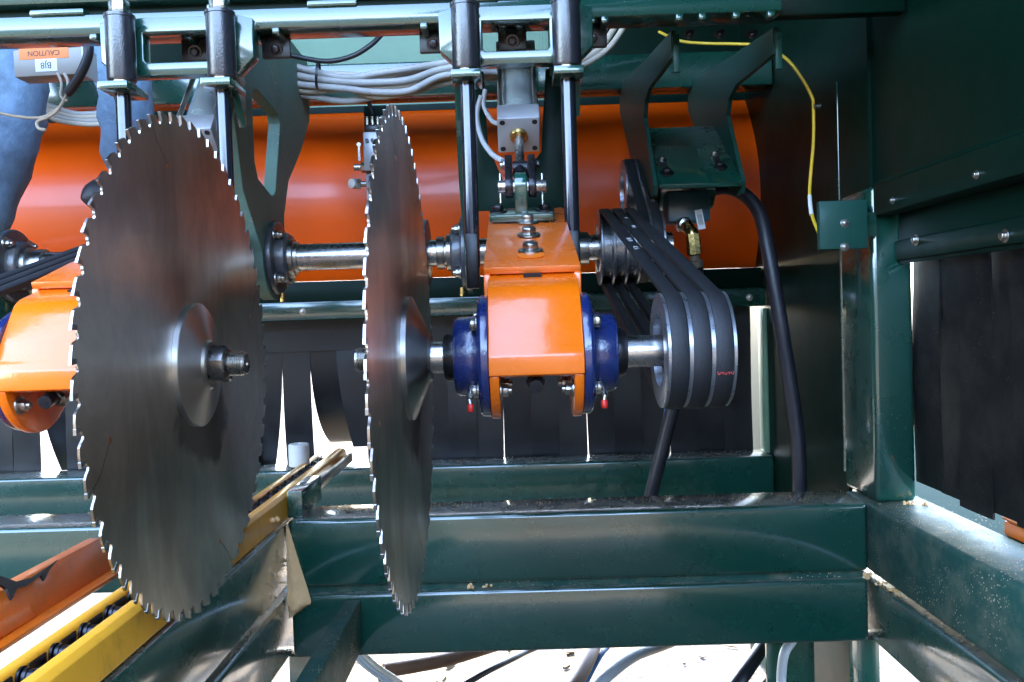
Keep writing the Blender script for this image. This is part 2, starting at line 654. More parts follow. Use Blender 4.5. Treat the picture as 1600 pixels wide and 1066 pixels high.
SB = {}
for key, mm in (('zinc', 'zinc'), ('dark', 'dark_steel'), ('green', 'green')):
    SB[key] = shared('bolt', mm, bolt_shape, bev=.04, seg=1)
    SB['n' + key] = shared('bolt', mm, nut_shape, bev=.04, seg=1)


def bolt(parent, loc, d, r=.01, kind='zinc', roll=None):
    o = put(SB[kind], 'bolt', parent, loc, d, random.uniform(0, 1) if roll is None else roll)
    o.scale = (r, r, r)
    return o


# ------------------------------------------------------------------ ground
mb = MB()
mb.grid(lambda u, v: ((u - .5) * 600, (v - .5) * 600, GROUND), 4, 4)
g = mb.build('ground', 'ground')
g['kind'] = 'structure'

# ------------------------------------------------------------------ green machine frame
fr = thing('machine_frame', (0, 2.3, GROUND), 'dark green welded steel machine frame of box beams, posts and side wall', 'machine frame')


def part(name, m, fn, parent=None, **kw):
    mb = MB()
    fn(mb)
    return mb.build(name, m, parent or fr, **kw)


YB = 2.22                                        # front face of the lower cross beams
# lower cross beams
part('cross_beam', 'green', lambda b: b.box(-.600, .868, YB, YB + .175, -.675, -.500), bev=.012, seg=3)
part('cross_beam', 'green', lambda b: b.box(-.600, .868, YB + .002, YB + .175, -.855, -.693), bev=.012, seg=3)
part('weld_seam', 'green_dusty', lambda b: b.box(-.59, .86, YB + .02, YB + .12, -.694, -.674))
part('cross_beam', 'green', lambda b: b.box(-3.2, -.745, YB, YB + .175, -.675, -.500), bev=.012, seg=3)
# beams running towards the front, left
part('long_beam', 'green', lambda b: b.box(-.735, -.604, .25, YB - .003 + .178, -.672, -.505), bev=.012, seg=3)
part('long_beam', 'green', lambda b: b.box(-.735, -.606, .25, YB + .17, -.852, -.690), bev=.012, seg=3)
# beams running towards the front, right
part('side_beam', 'green_dusty', lambda b: b.box(.872, 1.035, -.2, YB + .175, -.677, -.503), bev=.012, seg=3)
part('side_beam', 'green', lambda b: b.box(.873, 1.034, -.2, YB + .170, -.853, -.695), bev=.012, seg=3)
# short support bar below
part('support_bar', 'green_dusty', lambda b: b.box(-.462, -.422, .9, YB - .001, -.835, -.707), bev=.004)
# post at the right corner, leg below it
part('corner_post', 'green', lambda b: b.box(.892, .995, YB + .004, YB + .22, -.502, .298), bev=.014, seg=3)
part('corner_leg', 'green', lambda b: b.box(.845, .905, YB + .03, YB + .09, GROUND, -.857), bev=.006)
part('leg_panel', 'green', lambda b: b.box(.70, .84, YB + .35, YB + .362, GROUND, -.60))
part('corner_leg', 'green', lambda b: b.box(-.62, -.56, YB + .03, YB + .09, GROUND, -.857), bev=.006)
# right wall behind the post, with its seam
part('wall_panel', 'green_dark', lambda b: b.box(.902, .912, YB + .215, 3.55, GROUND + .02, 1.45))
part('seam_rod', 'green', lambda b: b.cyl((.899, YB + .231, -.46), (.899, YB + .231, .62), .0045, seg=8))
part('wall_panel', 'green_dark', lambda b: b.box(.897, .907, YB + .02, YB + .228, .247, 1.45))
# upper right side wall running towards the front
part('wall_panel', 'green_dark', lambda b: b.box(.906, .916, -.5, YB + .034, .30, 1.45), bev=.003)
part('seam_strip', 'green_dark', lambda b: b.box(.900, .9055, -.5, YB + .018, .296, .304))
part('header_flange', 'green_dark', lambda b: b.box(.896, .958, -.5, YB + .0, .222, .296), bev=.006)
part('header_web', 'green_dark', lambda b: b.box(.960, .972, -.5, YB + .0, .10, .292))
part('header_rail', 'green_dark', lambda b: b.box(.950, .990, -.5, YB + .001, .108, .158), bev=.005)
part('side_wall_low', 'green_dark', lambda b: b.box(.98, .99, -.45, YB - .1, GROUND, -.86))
part('window_sill', 'green_matte', lambda b: b.box(1.037, 1.75, -.45, 3.6, -.55, -.512))
for p in (at(1433, 375, 2.1), at(1593, 368, 1.72)):
    bolt(fr, (.949, p.y, p.z), (-1, 0, 0), .009)
for p in (at(1398, 334, 2.1), at(1548, 298, 1.72)):
    bolt(fr, (.8955, p.y, .245), (-1, 0, 0), .006)
# back sill and its end post
part('back_sill', 'green', lambda b: b.box(-.8195, .90, 3.14, 3.30, -.72, -.528), bev=.010, seg=3)
part('back_sill', 'green', lambda b: b.box(-3.2, -.82, 3.14, 3.30, -.72, -.528), bev=.010, seg=3)
part('back_post', 'green_lit', lambda b: b.box(.888, .903, 3.20, 3.28, -.527, .0), bev=.004)  # bright light on the post painted into its green
# header above the back curtain
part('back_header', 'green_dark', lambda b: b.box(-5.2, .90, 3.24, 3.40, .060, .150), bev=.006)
part('header_ledge', 'green', lambda b: b.box(-5.2, .90, 3.20, 3.262, .008, .075), bev=.006)
for x in (-2.1, -1.75, -1.4, -.78, -.45, -.12, .21, .54, .84):
    bolt(fr, (x, 3.199, .04), (0, -1, 0), .008)
# upper back beams
part('upper_back_beam', 'green', lambda b: b.box(-5.2, .90, 3.05, 3.15, .765, .885), bev=.008)
part('upper_back_panel', 'green_lit', lambda b: b.box(-.95, .20, 3.50, 3.51, .80, 1.6))  # lit stretch of the panel, painted lighter than its neighbours
part('upper_back_panel', 'green_dark', lambda b: b.box(-5.2, -.93, 3.497, 3.499, .80, 1.6))
part('upper_back_panel', 'green_dark', lambda b: b.box(.17, .906, 3.497, 3.499, .80, 1.45))
for x in (-.73, -.16, .20):
    part('clip_plate', 'green', lambda b: b.box(x - .05, x + .05, 3.0, 3.052, .848, .86), bev=.003)
    bolt(fr, (x - .01, 3.03, .86), (0, -.2, 1), .014)
# top front beam: lower flange, recessed web, upper flange
part('top_beam', 'green', lambda b: b.box(-5.2, .60, 1.95, 2.04, .648, .692), bev=.006)
part('top_beam_web', 'green_dark', lambda b: b.box(-3.2, .60, 1.985, 2.00, .693, .735))  # darker green paints in the shadow of the recess
part('top_beam', 'green', lambda b: b.box(-5.2, .60, 1.95, 2.06, .717, .80), bev=.006)
for x0, x1 in ((-1.05, -.93), (-.66, -.62), (-.44, -.33), (-.12, -.02)):
    part('weld_pad', 'green', lambda b: b.box(x0, x1, 1.945, 1.99, .690, .704), bev=.004)
part('top_beam', 'green_dark', lambda b: b.box(.602, .90, 2.02, 2.06, .66, .80), bev=.006)
# bolt lugs under the top beam
for px in (148, 292, 395, 432, 663, 695, 785, 812, 925, 945, 1061, 1097, 1150, 1204):
    q = at(px, 45, 1.955)
    part('bolt_lug', 'green', lambda b: b.box(q.x - .008, q.x + .008, 1.944, 1.966 if px > 1000 else 2.03, .634, .6475), bev=.003)
for px in (1077, 1125, 1175):
    q = at(px, 52, 2.035)
    bolt(fr, (q.x, 2.036, q.z), (0, -.5, -1), .009, 'dark')
for px in (300, 427, 676, 800, 927):
    q = at(px, 45, 1.99)
    part('lug_plate', 'lug_black', lambda b: b.box(q.x - .032, q.x + .032, 2.005, 2.02, .60, .6475), bev=.003)
    bolt(fr, (q.x, 2.004, .618), (0, -1, -.25), .0105, 'dark')
part('bay_shade_panel', 'green_dark', lambda b: b.box(.22, .905, -.9, 3.49, 1.452, 1.462))  # unseen overhead panel, added to darken the right bay
# cover plate with two bolts beside the post
cv = thing('cover_plate', (.81, 2.19, .135), 'square green cover plate with two silver bolts beside the right post', 'plate')
part('plate', 'green_bracket', lambda b: b.box(.752, .870, 2.188, 2.21, .140, .259), cv, bev=.002)
part('stem', 'green', lambda b: b.box(.85, .90, 2.21, 2.25, .17, .23), cv)
for py in (349, 386):
    q = at(1320, py, 2.187)
    bolt(cv, (q.x, 2.188, q.z), (0, -1, 0), .007)
sh = thing('added_dark_shed', (-2, -7, GROUND), 'unseen dark boarded shed added behind the viewer to darken reflections', 'shed')  # added so that glossy paint reflects something dark
part('wall', 'shed', lambda b: b.box(-9, 7, -7.2, -7.0, GROUND, GROUND + 3.0), sh)
part('roof', 'shed', lambda b: b.prism([(-10.5, GROUND + 3.9), (-6.6, GROUND + 2.95), (-6.6, GROUND + 3.05), (-10.5, GROUND + 4.0)], -9.3, 7.3), sh)
# unseen roof added high above to keep the sun off the machine
part('added_end_wall', 'green_dark', lambda b: b.box(-5.3, -5.29, .3, 3.6, GROUND, 2.98))  # unseen wall, added to block the bright surroundings on the left
rf = thing('added_shade_roof', (-1, 2.3, 3.0), 'unseen flat roof added above the machine to shade it', 'roof')
part('shade_sheet', 'green_dark', lambda b: b.box(-5.6, .40, .60, 5.7, 3.0, 3.04), rf)
part('shade_sheet', 'green_dark', lambda b: b.box(.401, 2.4, .60, 5.7, 3.0, 3.04), rf)

# ------------------------------------------------------------------ orange hood behind
def hood(u, v):
    x = -5.2 + u * 6.11
    z = .155 + v * .66
    y = 3.36 - .16 * math.sin(math.pi * (v * .92 + .04)) + .10 * v
    return (x, y, z)


hd = thing('orange_hood', (-1.1, 3.4, .15), 'long glossy orange hood panel behind the saws', 'hood')
part('hood_panel', 'orange_panel', lambda b: b.sheet(hood, 40, 18, (0, .012, 0)), hd, ang=60)
part('hood_rim', 'green_dark', lambda b: b.box(-5.2, .906, 3.43, 3.52, .805, .83), hd)

# ------------------------------------------------------------------ strip curtains
def strip_mesh(x0, x1, ztop, zbot, y, lean=0., curl=0., side=0., m='rubber', parent=None, along='x', bulge=.0):
    mb = MB()

    def fn(u, v):
        t = v
        a = x0 + (x1 - x0) * u + side * t ** 1.7
        z = ztop + (zbot - ztop) * t + max(0, curl) * .35 * t ** 3
        yy = y + lean * t + curl * t ** 2.4 + bulge * math.sin(math.pi * u) + .004 * math.sin(5 * t + x0 * 40)
        return (a, yy, z) if along == 'x' else (yy, a, z)
    mb.sheet(fn, 4, 14, (0, .005, 0) if along == 'x' else (.005, 0, 0))
    return mb.build('strip', m, parent, ang=50)


bc = thing('strip_curtain', (-.9, 3.31, .0), 'black rubber strip curtain hanging below the orange hood at the back', 'curtain')
part('top_band', 'rubber', lambda b: b.box(-5.1, .868, 3.302, 3.307, -.108, .010), bc)
W = .1035
x = .868
i = 0
while x > -5.1:
    x1, x0 = x + .0008, x - W - .0008
    kw = dict(lean=random.uniform(-.003, .006), side=random.uniform(-.001, .001), bulge=random.uniform(-.001, .003))
    c = (x0 + x1) / 2
    zb = -.565
    if abs(c + .943) < .05:
        kw = dict(lean=.01, curl=.02, side=-.060)
        zb = -.60
    elif abs(c + .84) < .05:
        kw = dict(lean=.015, curl=.02, side=-.004)
        zb = -.545
    elif abs(c + .736) < .05:
        kw = dict(lean=-.01, curl=.22, side=.022)
        zb = -.56
    elif abs(c + .632) < .05:
        kw = dict(lean=-.03, curl=.03, side=.050)
        zb = -.485
    elif abs(c + 1.78) < .06:
        kw = dict(lean=.02, curl=.06, side=.035)
    elif abs(c + .115) < .05:
        kw = dict(side=-.006)
    elif abs(c - .30) < .05:
        kw = dict(side=.008)
    elif abs(c - .61) < .05:
        kw = dict(side=.004)
    strip_mesh(x0, x1, -.100, zb, 3.309 + .0055 * (i % 2), parent=bc, **kw)
    i += 1
    x -= W

wc = thing('strip_curtain', (1.0, 1.4, .1), 'dusty black rubber strip curtain filling the opening in the right wall', 'curtain')
y = 2.238
k = 0
while y > -.3:
    strip_mesh(y - .140, y, .115, -.452 - .007 * (k % 3), 1.000 + .006 * (k % 2), lean=random.uniform(-.004, .004), m='rubber_dusty', parent=wc, along='y', bulge=random.uniform(-.004, .002))
    y -= .112
    k += 1

# orange part outside, seen under the side curtain
ob = thing('orange_block', (1.08, 1.6, -.511), 'bright orange block outside under the right curtain', 'block')
part('body', 'orange_rail', lambda b: b.box(1.045, 1.12, 1.3, 1.92, -.511, -.478), ob, bev=.006)
part('lid', 'orange_rail', lambda b: b.box(1.042, 1.123, 1.295, 1.923, -.4779, -.466), ob, bev=.006)

# ------------------------------------------------------------------ saw units
ARB = (1.47, -.065)                              # arbor axis (y, z)
JACK = (2.5, .185)                               # drive shaft axis (y, z)
BR = .410                                        # blade radius


def blade_outline():
    n = 60
    pts = []
    p = 2 * math.pi / n
    prof = [(.0, -.0145), (.05, -.0175), (.12, -.0185), (.20, -.016), (.28, -.009), (.38, -.004), (.60, -.0018), (.80, -.001), (.86, -.001), (.865, -.006), (.875, -.0135)]
    for i in range(n):
        for t, dr in prof:
            th = (i + t) * p
            r = BR + dr
            pts.append((-r * math.sin(th), r * math.cos(th)))
    return pts, p


def tooth_shape(mb):
    mb.prism([(-.0045, -.0125), (.0020, -.0132), (.0045, .0006), (-.0036, -.0004)], -.0023, .0023, 'x')


ME_TOOTH = shared('tooth', 'carbide', tooth_shape, bev=.0004, seg=1, smooth=False)


def saw_blade(X, nutdir, label, rot0):
    """nutdir: world x direction of the clamping nut side"""
    t = thing('circular_saw_blade', (X, *ARB), label, 'saw blade', 'saw blades on the trim arms')
    pts, p = blade_outline()
    mb = MB()
    hole = circle((0, 0), .04, 24)
    mb.plate(pts, [hole], -.0016, .0016)
    o = mb.build('saw_plate', 'blade', None, ang=30)
    o.parent = t
    for i in range(60):
        th = (i + .865) * p + rot0
        q = bpy.data.objects.new('tooth', ME_TOOTH)
        COL.objects.link(q)
        q.parent = t
        # local y of the tooth points along travel, z radially outwards
        q.location = (0, -BR * math.sin(th), BR * math.cos(th))
        q.rotation_euler = (th + math.pi, 0, 0)
        q.scale = (1, 1, -1)
    o.rotation_euler = (rot0, 0, 0)
    # expansion slots with plugs
    for k in range(4):
        th = rot0 + k * math.pi / 2 + .30
        mb = MB()
        for sx in (-1, 1):
            a = [(BR - .016, .0), (BR - .040, -.006), (BR - .062, -.020), (BR - .082, -.034)]
            for (r0, d0), (r1, d1) in zip(a, a[1:]):
                def pt(r, d):
                    th_ = th + d / r
                    return Vector((0, -r * math.sin(th_), r * math.cos(th_)))
                A, B = pt(r0, d0), pt(r1, d1)
                n = (B - A).normalized().cross(Vector((1, 0, 0))) * .0006
                vs = [mb.bm.verts.new(v + Vector((sx * .00175, 0, 0))) for v in (A + n, B + n, B - n, A - n)]
                mb.bm.faces.new(vs)
        s_ = mb.build('expansion_slot', 'slot', None, smooth=False)
        s_.parent = t
        q = pt(BR - .082, -.034)
        mb = MB()
        mb.cyl(q + Vector((-.0019, 0, 0)), q + Vector((.0019, 0, 0)), .0042, seg=14)
        s_ = mb.build('slot_plug', 'plug', None)
        s_.parent = t
    # clamping flanges either side, turned steel
    for d in (nutdir, -nutdir):
        cone = .0145 if d == nutdir else .026
        mb = MB()
        mb.lathe((d * .0018, 0, 0), (d, 0, 0), [(0, .103), (.008, .103), (.0092, .1015), (.0092 + cone, .042), (.0092 + cone + .004, .038), (.0092 + cone + .004, .02)], 72)
        o2 = mb.build('clamp_flange', 'steel', None, ang=20)
        o2.parent = t
    mb = MB()
    mb.hexn((nutdir * .0294, 0, 0), (nutdir, 0, 0), .033, .030)
    o2 = mb.build('nut', 'nut_steel', None, bev=.0008, seg=1)
    o2.parent = t
    mb = MB()
    prof = [(0, .019)]
    for k in range(9):
        prof += [(k * .0030 + .0008, .0205), (k * .0030 + .0020, .0182)]
    prof += [(.029, .0185), (.031, .0165), (.031, .006), (.026, .002)]
    mb.lathe((nutdir * .0565, 0, 0), (nutdir, 0, 0), prof, 32)
    o2 = mb.build('threaded_end', 'zinc', None, ang=20)
    o2.parent = t
    return t


saw_blade(-.186, -1, 'large circular saw blade seen almost edge-on, next to the blue bearing', .02)
saw_blade(-.5425, 1, 'large circular saw blade at left, showing its hub and big hex nut', .055)


def arm_pt(y):
    return .0835 + (y - 1.5) * .306


def saw_arm(c, s, db, label):
    """orange swinging arm; local x, blade on the -x side at distance db"""
    MB.cx, MB.sx = c, s
    t = thing('saw_arm', (c, JACK[0], JACK[1]), label, 'saw arm', 'orange trim saw arms')
    # sleeve: top plate with slot, two side plates
    mb = MB()
    n = 12
    y0, y1 = 1.5, 2.03
    sl = .306

    def top(u, v):
        y = y0 + (y1 - y0) * v
        return (-.083 + .166 * u, y, arm_pt(y))
    mb.sheet(top, 1, 1, (0, .0037, -.012))
    mb.build('sleeve_top', 'orange_dusty', t, bev=.002)
    for sx in (-1, 1):
        part('sleeve_side', 'orange', lambda b: b.prism([(1.502, arm_pt(1.502) - .0125), (2.05, arm_pt(2.05) - .0125), (2.06, .15), (2.0, .075), (1.505, -.012)], sx * .0715, sx * .083), t, bev=.002)
    part('sleeve_neck', 'orange', lambda b: b.prism([(1.98, .20), (2.46, .26), (2.50, .20), (2.46, .13), (1.98, .10)], -.025, .025), t, bev=.004)
    # slot with three bolts
    def along(y, up=.0):
        return Vector((0, y - up * .2926, arm_pt(y) + up * .956))
    nrm = Vector((0, -.2926, .956))
    ax = Vector((0, .956, .2926))
    mb = MB()
    q = along(1.572, .0012)
    pts = []
    for i in range(20):
        a = 2 * math.pi * i / 20
        sh = .010 if math.sin(a) > 0 else -.010
        pts.append(q + Vector((.024 * math.cos(a), 0, 0)) + ax * (.015 * math.sin(a) + sh * .6))
    lo = [mb.v(p_) for p_ in pts]
    hi = [mb.v(p_ + nrm * .0015) for p_ in pts]
    mb.bm.faces.new(hi)
    for i in range(20):
        j = (i + 1) % 20
        mb.bm.faces.new((lo[i], lo[j], hi[j], hi[i]))
    mb.build('slot_insert', 'orange_rail', t)
    wq = lambda v: Vector((c + s * v.x, v.y, v.z))
    for y in (1.602, 1.735, 1.865):
        bolt(t, wq(along(y, .002)), nrm, .0150, 'zinc')
    # nose cover: folded sheet
    prof = [(1.86, arm_pt(1.86) - .014), (1.56, arm_pt(1.56) - .016), (1.475, .060), (1.448, .052), (1.432, .042), (1.420, .026), (1.394, -.010), (1.389, -.018), (1.376, -.044), (1.372, -.049), (1.3655, -.058), (1.364, -.064), (1.3645, -.092)]
    mb = MB()
    N_ = len(prof) - 1

    def nose(u, v):
        k = min(int(v * N_ + 1e-6), N_)
        return (-.0745 + .149 * u, *prof[k])
    mb.sheet(nose, 2, N_, (0, .010, -.004))
    mb.build('nose_cover', 'orange', t, bev=.0012, ang=25)
    # slot opening in the cover
    q = Vector((0, 1.497, .0685))
    mb = MB()
    for a_, b_ in ((0, 0),):
        mb.obox(q, (.030, .018, .003), (1, 0, 0), (0, .93, .30), (0, -.30, .93))
    mb.build('cover_slot', 'slot', t)
    # rounded side cheeks round the arbor
    for sx in (-1, 1):
        arc = circle(ARB, .105, 22, R_(196), R_(330), True)
        pts = [(1.60, .088), (1.475, .050), (1.442, .036), (1.402, -.016), (1.380, -.058), (1.372, -.090)] + arc + [(1.75, .03), (1.75, .13)]
        part('side_cheek', 'orange', lambda b: b.prism(pts, sx * .0585, sx * .0743), t, bev=.003)
    # arbor shaft through both bearings
    part('arbor_shaft', 'chrome', lambda b: b.cyl((-db + .02, *ARB), (.245, *ARB), .0262, seg=36), t, ang=30)
    # stub seen under the nose
    part('grease_stub', 'dark_steel', lambda b: b.cyl((-.002, 1.40, -.105), (-.002, 1.37, -.112), .011, seg=14).hexn((-.002, 1.404, -.104), (0, -.97, -.24), .015, .012), t)
    for sx in (-1, 1):
        # flange bearing: blue cast housing
        bt = part('bearing_housing', 'blue', lambda b: b.lathe((sx * .0752, *ARB), (sx, 0, 0), [(0, .101), (.012, .101), (.017, .097), (.0175, .068), (.030, .0665), (.050, .0655), (.058, .061), (.058, .030)], 56), t, bev=.0012, seg=2, ang=45)
        part('bearing_collar', 'dark_steel', lambda b: b.lathe((sx * .132, *ARB), (sx, 0, 0), [(0, .041), (.010, .041), (.018, .037), (.020, .030), (.020, .02)], 36), t, ang=40)
        for a in (40, 130, 220, 320):
            y = ARB[0] - .083 * math.cos(R_(a))
            z = ARB[1] + .083 * math.sin(R_(a))
            bolt(t, wq(Vector((sx * .0925, y, z))), (s * sx, 0, 0), .0105, 'zinc')
            if a > 180:
                bolt(t, wq(Vector((sx * .0583, y, z))), (-s * sx, 0, 0), .0105, 'nzinc')
        # grease nipple with red cap
        y, z = ARB[0] - .068, ARB[1] - .060
        part('grease_nipple', 'zinc', lambda b: b.cyl((sx * .104, y + .02, z + .012), (sx * .108, y, z - .006), .006, seg=10).cyl((sx * .108, y, z - .006), (sx * .106, y - .004, z - .016), .004, seg=10), t)
        part('nipple_cap', 'red', lambda b: b.lathe((sx * .106, y - .004, z - .013), (.05 * sx, -.25, -1), [(0, .0050), (.005, .0056), (.011, .005), (.013, .0035)], 14), t)
    # pivot bearings on the drive shaft
    for sx in (-1, 1):
        part('pivot_boss', 'orange', lambda b: b.lathe((sx * .002, *JACK), (sx, 0, 0), [(0, .085), (.026, .085), (.026, .042)], 36), t, bev=.002)
    MB.cx, MB.sx = 0., 1.
    return t


C1, C2 = .027, -.745
saw_arm(C1, 1, .213, 'orange saw arm at centre with three bolts on top and blue bearings')
saw_arm(C2, -1, .2025, 'orange saw arm at far left, partly hidden by the large blade')


def pulley(c, s, x0, axis, R, nb, label, name='belt_pulley', bw=.0285, rim=.0062, group=None, hub='rust', spin=0):
    MB.cx, MB.sx = c, s
    t = thing(name, (c + s * x0, *axis), label, 'pulley', group)
    w = nb * bw + (nb + 1) * rim
    prof = [(0, R * .62), (0, R * .97), (.0015, R)]
    xx = 0
    for k in range(nb):
        prof += [(xx + rim, R), (xx + rim + .004, R - .018), (xx + rim + bw - .004, R - .018), (xx + rim + bw, R)]
        xx += rim + bw
    prof += [(w - .0015, R), (w, R * .97), (w, R * .62), (w - .02, R * .60), (w - .02, .03), (.022, .03), (.022, R * .60), (0, R * .62)]
    part('grooved_wheel', 'rim', lambda b: b.lathe((x0, *axis), (1, 0, 0), prof, 72, False), t, ang=30)
    part('hub', hub, lambda b: b.lathe((x0 + .010, *axis), (1, 0, 0), [(0, .0275), (0, R * .42), (.012, R * .46), (w - .03, R * .46)], 40, False), t, ang=40)
    MB.cx, MB.sx = 0., 1.
    return t, w


def belt(c, s, x, axis0, R0, axis1, R1, w, label, group, th=.011, prints=()):
    """closed belt round two pulleys, section w x th with rounded shoulders"""
    MB.cx, MB.sx = c, s
    a, b = Vector(axis0), Vector(axis1)
    d = (b - a)
    L_ = d.length
    phi = math.atan2(d.y, d.x)
    k = math.acos((R0 - R1) / L_)
    pts = []
    for i in range(25):                          # far side of pulley 1
        an = phi + k - (2 * k) * i / 24
        pts.append((b + Vector((math.cos(an), math.sin(an))) * R1, an))
    nline = 6
    p_end = pts[-1]
    for i in range(41):
        an = phi - k - (2 * math.pi - 2 * k) * i / 40
        pts.append((a + Vector((math.cos(an), math.sin(an))) * R0, an))
    t = thing('drive_belt', (c + s * x, a.x, a.y), label, 'belt', group)
    mb = MB()
    sec = [(-w / 2, -.002), (-w / 2, .0015), (-w / 2 + .003, .0032), (0, .0036), (w / 2 - .003, .0032), (w / 2, .0015), (w / 2, -.002), (w / 2 - .005, -th), (-w / 2 + .005, -th)]
    rings = []
    for p_, an in pts:
        nn = Vector((math.cos(an), math.sin(an)))
        rings.append([mb.v((x + sx, p_.x + nn.x * h, p_.y + nn.y * h)) for sx, h in sec])
    n = len(rings)
    for i in range(n):
        A, B = rings[i], rings[(i + 1) % n]
        for j in range(len(sec)):
            j2 = (j + 1) % len(sec)
            mb.bm.faces.new((A[j], A[j2], B[j2], B[j]))
    mb.build('belt_band', 'belt', t, ang=35)
    # printed marks on the outer (upper) run: end of the loop -> start
    up = Vector((math.cos(phi + k), math.sin(phi + k)))
    A, B = a + up * R0, b + up * R1
    for frac, txt, size in prints:
        p_ = A.lerp(B, frac) + up * .0042
        dr = (A - B).normalized()
        text_part(txt, size, (c + s * x, p_.x, p_.y), (0, dr.x, dr.y), (s, 0, 0), 'ink_white', t)
    MB.cx, MB.sx = 0., 1.
    return t


PX = .205
bw, rimw = .0285, .0062
for c, s, lab in ((C1, 1, 'at the right end of the centre arbor'), (C2, -1, 'of the left saw, behind the large blade')):
    pulley(c, s, PX, ARB, .0955, 3, 'grey three groove belt pulley ' + lab, group='saw arbor pulleys')
    pulley(c, s, PX, JACK, .106, 3, 'three groove pulley on the rear drive shaft ' + ('right of the centre arm' if s > 0 else 'behind the left blade'), group='drive shaft pulleys', hub='cast')
    for k, wd in enumerate(('inner', 'middle', 'outer')):
        x = PX + rimw + bw / 2 + k * (bw + rimw)
        pr = {0: ((.50, 'B64 3V', .016), (.40, 'HC 4L', .014)), 1: ((.68, 'BX 64', .014), (.82, '3V', .014)), 2: ()}[k] if s > 0 else ()
        bt = belt(c, s, x, ARB, .0950, JACK, .1055, .0275, f'{wd} of the three black drive belts ' + ('on the right pulley' if s > 0 else 'at the left edge'), 'black V belts', prints=pr)
        if s > 0 and k == 2:
            an = R_(200)
            nn = Vector((0, math.cos(an), math.sin(an)))
            q = Vector((c + x, *ARB)) + nn * .0990
            text_part('04090', .0105, q, (1, 0, 0), (0, -nn.z, nn.y) if False else (0, -math.sin(an) * -1 * -1, math.cos(an) * -1), 'ink_red', bt)

# ------------------------------------------------------------------ rear drive shaft with hangers and bearings
js = thing('drive_shaft', (-.55, *JACK), 'polished steel drive shaft running behind the saw blades', 'shaft')
part('shaft', 'chrome', lambda b: b.cyl((-1.75, *JACK), (.44, *JACK), .0375, seg=40), js, ang=30)
for x0, x1, r in ((-.640, -.612, .043), (-.222, -.200, .046), (-.262, -.244, .0), (.172, .205, .046), (-1.36, -1.33, .046)):
    if r:
        part('shaft_collar', 'steel', lambda b: b.cyl((x0, *JACK), (x1, *JACK), r, seg=36), js, bev=.002)
part('shaft_flange', 'cast', lambda b: b.cyl((-.272, *JACK), (-.245, *JACK), .096, seg=56), js, bev=.004)
part('shaft_flange', 'brass', lambda b: b.cyl((-.300, *JACK), (-.292, *JACK), .085, seg=56), js, bev=.002)


def flange_bearing(X, d, label, m='bearing_grey'):
    t = thing('flange_bearing', (X, *JACK), label, 'bearing', 'drive shaft flange bearings')
    part('base_flange', m, lambda b: b.lathe((X, *JACK), (d, 0, 0), [(0, .104), (.014, .104), (.018, .099), (.018, .07)], 48), t, bev=.001)
    part('housing', m, lambda b: b.lathe((X + d * .0175, *JACK), (d, 0, 0), [(0, .072), (.024, .069), (.030, .063), (.030, .04)], 48), t, bev=.001)
    part('inner_ring', 'steel', lambda b: b.lathe((X + d * .047, *JACK), (d, 0, 0), [(0, .052), (.012, .052), (.014, .045)], 40), t)
    for a in (45, 135, 225, 315):
        y, z = JACK[0] + .085 * math.cos(R_(a)), JACK[1] + .085 * math.sin(R_(a))
        bolt(t, (X + d * .0185, y, z), (d, 0, 0), .0125, 'nzinc')
    part('grease_tap', 'brass', lambda b: b.cyl((X + d * .02, JACK[0] - .01, JACK[1] - .10), (X + d * .02, JACK[0] - .01, JACK[1] - .125), .008, seg=10), t)
    return t


flange_bearing(-.683, 1, 'dark flange bearing with four bolts at the left end of the visible drive shaft')
flange_bearing(-.134, -1, 'dark flange bearing between the edge-on blade and the centre saw arm')
flange_bearing(.112, 1, 'dark flange bearing tucked between the centre arm and the rear pulley')
flange_bearing(-1.43, 1, 'black flange bearing at the left edge of the picture above the orange arm')


def hanger(X, holes, label):
    t = thing('bearing_hanger', (X, 2.5, .88), label, 'hanger', 'bearing hangers')
    arc = circle(JACK, .118, 18, R_(175), R_(365), True)
    out = arc + [(2.625, .32), (2.69, .43), (2.86, .55), (3.00, .68), (3.02, .79), (3.0, .88), (2.20, .90), (2.15, .80), (2.165, .60), (2.235, .34)]
    hs = [[(2.342, .60), (2.36, .625), (2.395, .632), (2.60, .615), (2.62, .59), (2.54, .38), (2.52, .365), (2.49, .362), (2.37, .39), (2.345, .43)]] if holes else []
    hs.append(circle(JACK, .045, 24))
    part('hanger_plate', 'green_grey' if holes else 'green', lambda b: b.plate(out, hs, X - (.036 if holes else .016), X), t, bev=.0015, seg=1)
    return t


hanger(-.6835, True, 'green hanger plate with a long cut-out holding the left shaft bearing')
hanger(-.122, False, 'narrow green hanger plate seen edge-on left of the centre cylinder')
hanger(.111, False, 'narrow green hanger plate seen edge-on right of the centre cylinder')
hs_ = thing('bearing_stand', (-1.45, 2.5, .0), 'green stand plate under the flange bearing at the left edge', 'stand')
part('stand_plate', 'green', lambda b: b.prism([(2.42, .20), (2.42, .0), (3.20, .0), (3.20, .06), (2.60, .07), (2.58, .20)], -1.446, -1.431), hs_, bev=.003)

